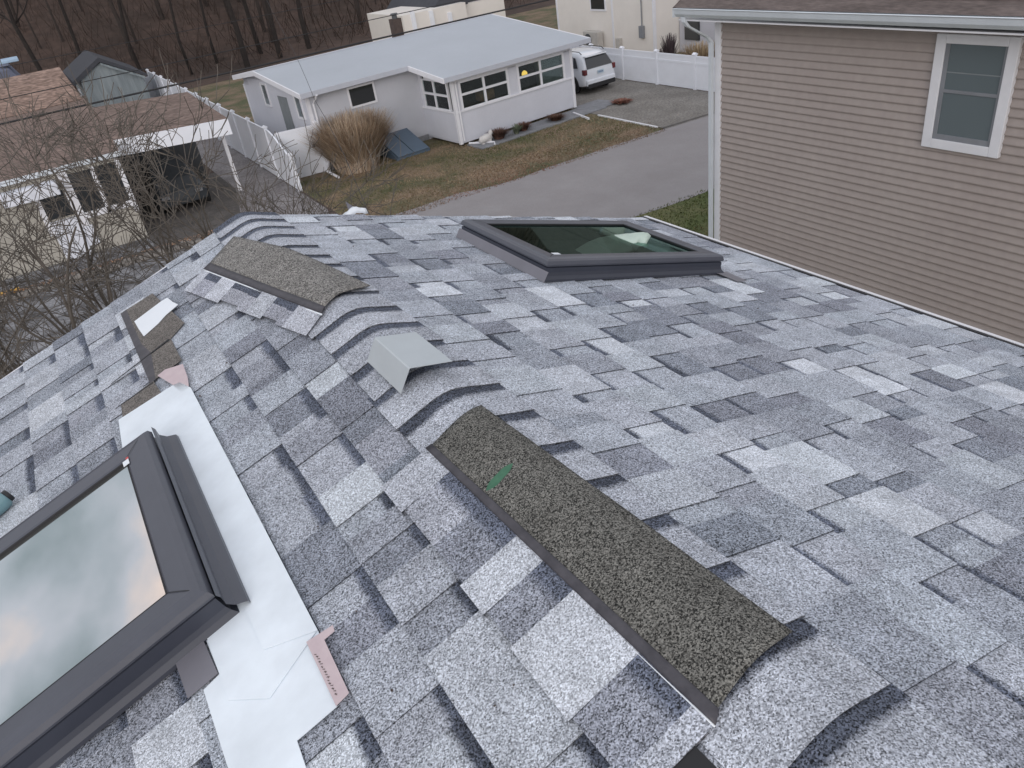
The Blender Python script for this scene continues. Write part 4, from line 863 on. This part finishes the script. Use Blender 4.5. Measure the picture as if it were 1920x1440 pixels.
o = mb.build('fallen_leaves', M['leaves'], recalc=False); tag(o, 'orange-brown fallen leaves gathered along the stone edging', 'leaves', kind='stuff')
by = MB(); by.box((-3.3, 24.95, .1), (-2.4, 25.15, .2)); o = by.build('yellow_kayak_toy', M['boatyellow'], bevel=.04); tag(o, 'yellow plastic sled lying behind the stone edging at far left', 'sled')
# pale slab seen through the branches
pb = MB(); pb.quad((-3.6, 9.2, .03), (-.6, 9.2, .03), (.9, 15.5, .03), (-3.6, 14.2, .03)); tag(pb.build('pale_pavement', M['pot']), 'pale pavement beneath the bare shrub tree', kind='structure')

# ------------------------------------------------------------------ shed, tarp, far things
sd = thing('weathered_shed', 'weathered blue-grey gabled shed beyond the brown roof', 'shed')
c0 = px((165, 205), (0, 1, 0), (0, 50, 0)); 
gx0, gx1, gy = px((140, 215), (0, 1, 0), (0, 52, 0)).x, px((272, 185), (0, 1, 0), (0, 52, 0)).x, 52
pk = px((187, 118), (0, 1, 0), (0, gy, 0)); el = px((150, 150), (0, 1, 0), (0, gy, 0)); er = px((268, 143), (0, 1, 0), (0, gy, 0))
mb = MB(); mb.prism([(el.x, -.3), (er.x, -.3), (er.x, er.z-.05), (pk.x, pk.z), (el.x, el.z)], gy, gy+7, lambda p, q, t: V((p, t, q))); mb.build('gable_wall', M['shed'], sd)
mb = MB(); mb.prism([(el.x-.4, el.z-.25), (pk.x, pk.z+.06), (er.x+.25, er.z-.05), (er.x+.25, er.z+.1), (pk.x, pk.z+.3), (el.x-.4, el.z)], gy-.15, gy+7.2, lambda p, q, t: V((p, t, q))); mb.build('roof', M['shedroof'], sd)
mb = MB(); mb.prism([(pk.x, pk.z+.02), (pk.x, pk.z-.10), (er.x+.1, er.z-.14), (er.x+.1, er.z)], gy-.18, gy-.155, lambda p, q, t: V((p, t, q))); mb.build('rake_board', M['shed'], sd)
bt_ = thing('tarped_trailer', 'blue-grey tarped trailer at the far left edge by the woods', 'trailer'); q = px((10, 165), (0, 1, 0), (0, 48, 0))
mb = MB(); mb.prism([(-3, -.9), (1.0, -.9), (.35, .45), (-3, .55)], 48, 52, lambda p, r, t: V((q.x+p+.2, t, q.z+.4+r))); mb.build('tarp', M['bluetarp'], bt_, bevel=.1)
mb = MB(); mb.box((.2, -.02, .65), (1.1, 1.5, .80), lambda a, b, c_: V((q.x+a, 48+b, q.z+.4+c_))); mb.build('blue_lid', M['bluelt'], bt_, bevel=.03)
# rear white house beyond the ranch house roof
rh = thing('rear_white_house', 'white house with slate roof just visible above the ranch house ridge', 'house')
def P55(p, y=50): return px(p, (0, 1, 0), (0, y, 0))
a_, b_ = P55((758, 50)), P55((870, 22)); mb = MB(); mb.box((a_.x, 50, -.3), (b_.x+.2, 56, P55((760, 25)).z-.1)); mb.build('low_wall', M['cream'], rh)
c_, d_ = P55((835, 30)), P55((962, 28)); zt_ = P55((885, 8)).z
mb = MB(); mb.box((c_.x, 51, -.3), (d_.x, 58, zt_)); mb.build('wall', M['cream'], rh)
mb = MB(); mb.prism([(c_.x-.6, zt_), (d_.x-3.2, zt_+2.4), (d_.x-3, zt_)], 50.7, 58.3, lambda p, r, t: V((p, t, r))); mb.box((c_.x+2.6, 51.5, zt_), (d_.x, 57, zt_+2.4)); mb.build('roof', M['shedroof'], rh)
for k, pq in enumerate(((773, 25), (808, 24), (843, 27))):
    q = P55(pq, 49.9); mb = MB(); mb.box((q.x-.12, 49.8, 0), (q.x+.12, 50.05, q.z+.12)); mb.build('fence_post', M['vinyl'], rh)

# ------------------------------------------------------------------ cream house top right
ch_ = thing('cream_house', 'cream two-storey house behind the driveway fence', 'house')
XC = 27.0
mb = MB(); claps(mb, (XC, 39.7, 0), (XC, 31.45, 0), 0, 5.6, .14, (-1, 0, 0), t=.006); mb.build('siding', M['cream'], ch_, recalc=False)
mb = MB(); mb.box((XC+.01, 31.46, 0), (XC+8, 39.69, 5.6)); mb.build('wall_core', M['cream'], ch_)
mb = MB(); mb.box((XC-.03, 39.6, 0), (XC+.1, 39.75, 5.6)); mb.box((XC-.03, 31.4, 0), (XC+.1, 31.52, 5.6)); mb.box((XC-.02, 34.6, 0), (XC-.002, 34.75, 5.6)); mb.build('corner_trim', M['whitetrim'], ch_)
mb = MB(); mb.prism([(XC-.5, 5.5), (XC+4, 7.6), (XC+8.5, 5.5)], 31, 40.2, lambda p, q, t: V((p, t, q))); mb.build('roof', M['taupetrim'], ch_)
mb = MB(); mb.box((XC+1.6, 20, 0), (XC+9, 31.4, 5.3)); mb.build('grey_wing', M['creamshade'], ch_)
mb = MB(); mb.box((XC-.05, 35.15, 2.1), (XC-.005, 36.5, 3.4)); wf = mb.build('window', M['whitetrim'], ch_); mb = MB(); mb.box((XC-.06, 35.25, 2.2), (XC-.052, 36.4, 3.3)); mb.build('pane', M['darkwin'], wf)
wv = px((1297, 54), (1, 0, 0), (XC+1.58, 0, 0)); mb = MB(); mb.box((XC+1.52, wv.y-.55, wv.z-.5), (XC+1.595, wv.y+.45, wv.z+.35)); mb.build('window', M['darkwin'], ch_)
mb = MB(); mb.tube([(XC-.06, 32.3, 5.2), (XC-.06, 32.3, 1.4)], .035, 6); mb.box((XC-.16, 32.15, .95), (XC-.01, 32.45, 1.5)); mb.build('meter_box', M['midgrey'], ch_)
ac = thing('heat_pump_unit', 'beige outdoor heat pump unit against the cream house', 'heat pump')
mb = MB(); mb.box((XC-.45, 35.5, .3), (XC-.08, 36.8, 1.15)); mb.build('casing', M['acgrey'], ac, bevel=.03); mb = MB(); mb.tube([(XC-.455, 36.35, .75), (XC-.47, 36.35, .75)], .3, 18); mb.build('fan_grille', M['darkgrey'], ac)
mb = MB(); mb.box((XC-.2, 34.0, .3), (XC-.02, 34.3, .85)); o = mb.build('utility_box', M['acgrey']); tag(o, 'small beige utility box on the cream house wall right of the heat pump', 'utility box')
for nm, (pp, r_, h_, cols, lb, n_) in dict(a=((1255, 95), (.1, .55), 1.7, [(.08, .06, .065), (.11, .085, .09)], 'taller dark purple-brown bare shrub behind the driveway fence', 330), b=((1237, 90), (.1, .4), 1.0, [(.1, .075, .08), (.14, .11, .115)], 'shorter bare shrub at the cream house corner, left of the taller one', 200)).items():
    q = px(pp, (1, 0, 0), (25.2, 0, 0)); tuft('bare_shrub', (25.2, q.y, 0), r_, h_, n_, cols, lb, 'shrub', .8, .022, 'bare shrubs behind the driveway fence')
q = px((1310, 95), (1, 0, 0), (25, 0, 0)); tuft('dormant_grass', (25, q.y-.1, .0), (.5, .9), 1.5, 900, [(.33, .25, .16), (.26, .19, .12), (.4, .31, .2)], 'tan dormant grass clump behind the fence at the downspout', 'ornamental grass', .9, .02)

# ------------------------------------------------------------------ wires
def wire(name, a, b, sag, r, label, grp='overhead wires'):
    a, b = V(a), V(b); pts = []
    for i in range(41):
        t = i/40; q = a.lerp(b, t); q.z -= sag*4*t*(1-t)-0; pts.append(q)
    mb = MB(); mb.tube(pts, r, 5); o = mb.build(name, M['wire']); tag(o, label, 'wire', grp)
wire('utility_wire', (-40, 20, 5.35), (50, 20, 5.35), .28, .022, 'thick overhead wire crossing the brown roof, the lowest of the run')
wire('utility_wire', (-40, 20, 5.75), (50, 20, 5.80), .25, .010, 'thin overhead wire just above the thick one')
wire('utility_wire', (-40, 20.3, 6.45), (50, 20.3, 6.3), .3, .007, 'thinnest and highest overhead wire, against the woods')
a = V((5.4, 20, 5.55)); hook = px((590, 187), (0, 1, 0), (0, 28.2, 0))
w0, w1, w2 = px((553, 100), (0, 1, 0), (0, 24, 0)), px((590, 187), (0, 1, 0), (0, 18, 0)), px((690, 330), (0, 1, 0), (0, 12, 0))
mb = MB(); mb.tube([px((470, -60), (0, 1, 0), (0, 34, 0)), px((520, 40), (0, 1, 0), (0, 28, 0)), w0, px((575, 150), (0, 1, 0), (0, 21, 0)), w1, px((612, 225), (0, 1, 0), (0, 16.5, 0)), px((645, 290), (0, 1, 0), (0, 14, 0)), px((700, 420), (0, 1, 0), (0, 10, 0))], .006, 5); o = mb.build('service_drop_wire', M['wire']); tag(o, 'thin black wire dropping across the pale roof and the tan grass', 'wire', 'overhead wires')

# ------------------------------------------------------------------ trees
def branchy(mb, p, d, ln, r, depth, rng, up=.25, spread=.5, seg=4, kids=(2, 3), minr=.0025, shrink=.68):
    pts = [p]; rad = [r]; q = V(p); dd = V(d)
    for i in range(seg):
        dd = (dd+V((rng.uniform(-1, 1), rng.uniform(-1, 1), rng.uniform(-.8, .9)))*.20+V((0, 0, up*.12))).normalized(); q = q+dd*ln/seg; pts.append(V(q)); rad.append(max(minr, r*(1-.42*(i+1)/seg)))
    mb.tube(pts, rad, 5 if r > .012 else 3, cap=False)
    if depth <= 0: return
    for k in range(rng.randint(*kids)+1):
        t = rng.uniform(.3, 1.); i = min(seg, max(1, int(t*seg+.5))); ax = dd.orthogonal().normalized(); ax.rotate(Matrix.Rotation(rng.uniform(0, 6.28), 3, dd))
        nd = (dd+ax*rng.uniform(spread*.5, spread*1.3)).normalized(); branchy(mb, pts[i], nd, ln*rng.uniform(.55, .85), max(minr, rad[i]*shrink), depth-1, rng, up, spread, seg, kids, minr, shrink)
rng = random.Random(11)
lt = thing('bare_shrub_tree', 'leafless multi-stemmed shrub tree rising beside the left rake of the roof', 'tree')
tb = MB(); bb = MB(); root = V((-.08, 7.4, 0))
for si in range(18):
    a_ = -2.7+si*.25+rng.uniform(-.1, .1); ax = math.sin(a_*.55)*rng.uniform(.1, .62); ay = rng.uniform(-.12, .35)
    d = V((ax, ay, 1)).normalized(); q = root+V((ax*.5, ay*.5, 0)); dd = V(d); pts = [V(q)]; L_ = rng.uniform(4.2, 5.1)
    for k in range(8):
        dd = (dd+V((rng.uniform(-.09, .09)+ax*.06, rng.uniform(-.08, .08), .02))).normalized(); q = q+dd*L_/8; pts.append(V(q))
    tb.tube(pts, [.048-.0042*k for k in range(9)], 7)
    for k in (4, 5, 6, 7, 8, 8):
        nd = (dd+V((rng.uniform(-.75, .55), rng.uniform(-.45, .35), rng.uniform(-.15, .4)))).normalized()
        branchy(bb, pts[k], nd, rng.uniform(.8, 1.2), .016, 4, rng, .12, .75, 5, (1, 2), .0034, .66)
tb.build('trunk', M['bark'], lt, smooth=True); bb.build('branches', M['bark'], lt, recalc=False)
# forest
def fartree(mb, x, y, h, r, rng, nb=7, dep=2):
    z0 = hgt(x, y)-.3; lean = V((rng.uniform(-.06, .06), rng.uniform(-.05, .05), 1)); pts = [V((x, y, z0))+lean*h*i/5+V((rng.uniform(-.1, .1)*i/3, 0, 0)) for i in range(6)]
    mb.tube(pts, [r*(1-.16*i) for i in range(6)], 6, cap=False)
    for k in range(nb):
        i = rng.randint(2, 5); a = rng.uniform(0, 6.28); branchy(mb, pts[i], V((math.cos(a), math.sin(a), rng.uniform(.5, 1.2))).normalized(), h*rng.uniform(.16, .3), r*.28, dep, rng, .4, .6, 3, (2, 3), .022, .55)
grp = 'trees standing in front of the woods'
hero = [((455, 95), 62, .30), ((478, 60), 66, .26), ((522, 95), 63, .27), ((572, 60), 64, .28), ((395, 80), 66, .24), ((345, 95), 64, .24), ((430, 20), 74, .25), ((250, 95), 68, .3), ((60, 100), 64, .35), ((140, 85), 70, .3)]
labs = ['dark trunk just left of the ranch house roof end', 'slender trunk between two thicker ones above the ranch house', 'thick dark trunk above the left part of the pale roof', 'dark trunk nearest the ranch house ridge centre', 'trunk behind the white privacy fence end', 'trunk rising above the weathered shed ridge', 'trunk further up the slope, behind the pair', 'trunk over the weathered shed gable', 'broad trunk above the blue-grey tarp', 'trunk between the tarp and the shed']
for i, ((a, b), y, r) in enumerate(hero):
    q = px((a, b), (0, 1, 0), (0, y, 0)); t = thing('bare_tree', labs[i], 'tree', grp); mb = MB(); mb2 = MB(); rr = random.Random(50+i)
    z0 = hgt(q.x, y)-.3; pts = [V((q.x, y, z0))+V((rr.uniform(-.15, .15)*k, rr.uniform(-.1, .1)*k, 2.8*k)) for k in range(6)]
    r *= .75 if a > 420 else .5; mb.tube(pts, [r*(1-.14*k) for k in range(6)], 8, cap=False); mb.build('trunk', M['barkdark'], t, smooth=True)
    for k in range(9):
        j = rr.randint(2, 5); an = rr.uniform(0, 6.28); branchy(mb2, pts[j], V((math.cos(an), math.sin(an), rr.uniform(.5, 1.2))).normalized(), rr.uniform(2, 4), r*.3, 2, rr, .4, .6, 3, (2, 3), .02, .55)
    mb2.build('branches', M['barkdark'], t, recalc=False)
fm = MB(); rr = random.Random(3)
for _ in range(560):
    y = rr.uniform(68, 150); x = rr.uniform(-35, 30+y*1.05)
    if x > 32 and y < 80: continue
    fartree(fm, x, y, rr.uniform(10, 20), rr.uniform(.07, .2), rr, 9, 1)
o = fm.build('woodland', M['twig'], recalc=False); tag(o, 'brown leafless woods on the rising slope behind the houses', 'woods', kind='stuff')
bmk = MB()   # undergrowth
for _ in range(16000):
    y = rr.uniform(62, 130); x = rr.uniform(-30, 30+y); z = hgt(x, y); h = rr.uniform(.4, 2.6); dx = rr.uniform(-1.2, 1.2); w_ = rr.uniform(.015, .05)
    k = rr.uniform(.6, 1.3); bmk.quad((x, y, z), (x+w_, y, z), (x+dx+w_*.4, y+rr.uniform(-.3, .3), z+h), (x+dx, y, z+h), col=(.062*k, .044*k, .036*k))
o = bmk.build('undergrowth', M['shrub'], recalc=False); tag(o, 'brown brushy undergrowth at the foot of the woods', 'undergrowth', kind='stuff')
tuft('evergreen_bush', (px((645, 72), (0, 1, 0), (0, 44, 0)).x, 44, 0), (.9, 1.3), 1.6, 900, [(.035, .045, .03), (.05, .055, .035)], 'dark green bush peeking over the back edge of the ranch house roof', 'bush', 1, .03)

# ------------------------------------------------------------------ world, sun
SUN_EL, SUN_ROT = math.radians(9), math.radians(215)
wd = bpy.data.worlds.new('World'); SC.world = wd; wd.use_nodes = True; nt = wd.node_tree; L = nt.links.new; bg = nt.nodes['Background']
sk = N(nt, 'ShaderNodeTexSky', sky_type='NISHITA'); sk.sun_disc = False; sk.sun_elevation = SUN_EL; sk.sun_rotation = SUN_ROT; sk.air_density = 1.2; sk.dust_density = 1.5
tc = N(nt, 'ShaderNodeTexCoord'); mp = N(nt, 'ShaderNodeMapping'); mp.inputs['Scale'].default_value = (1, 1, 1.8); mp.inputs['Location'].default_value = (.35, 1.1, .2); L(tc.outputs['Generated'], mp.inputs['Vector'])
cn = N(nt, 'ShaderNodeTexNoise'); cn.inputs['Scale'].default_value = 4.2; cn.inputs['Detail'].default_value = 5; cn.inputs['Roughness'].default_value = .48; L(mp.outputs[0], cn.inputs['Vector'])
cr = N(nt, 'ShaderNodeValToRGB'); L(cn.outputs['Fac'], cr.inputs['Fac']); e = cr.color_ramp.elements
KS = 10.5
e[0].position = .34; e[0].color = (.40*KS, .50*KS, .56*KS, 1); e[1].position = .60; e[1].color = (1.38*KS, 1.18*KS, 1.10*KS, 1)
e2 = e.new(.42); e2.color = (.60*KS, .70*KS, .80*KS, 1); e3 = e.new(.50); e3.color = (.82*KS, .89*KS, 1.02*KS, 1)
cm = N(nt, 'ShaderNodeMix', data_type='RGBA'); cm.inputs[0].default_value = .88; L(sk.outputs[0], cm.inputs[6]); L(cr.outputs[0], cm.inputs[7]); L(cm.outputs[2], bg.inputs['Color'])
bg.inputs['Strength'].default_value = .1
sl = bpy.data.lights.new('sun', 'SUN'); sl.energy = 1.3; sl.angle = math.radians(45); sl.color = (1, .975, .97); so = bpy.data.objects.new('sun', sl); COL.objects.link(so)
# sun_rotation is measured clockwise from +Y seen from above
az = SUN_ROT; sd_ = V((math.sin(az)*math.cos(math.radians(35)), math.cos(az)*math.cos(math.radians(35)), math.sin(math.radians(35))))
sd_ = V((math.sin(az)*math.cos(SUN_EL), math.cos(az)*math.cos(SUN_EL), math.sin(SUN_EL)))
so.rotation_euler = sd_.to_track_quat('Z', 'Y').to_euler()
SC.view_settings.view_transform = 'Standard'; SC.view_settings.look = 'None'; SC.view_settings.exposure = .06; SC.view_settings.gamma = 1
SC.render.engine = 'CYCLES'
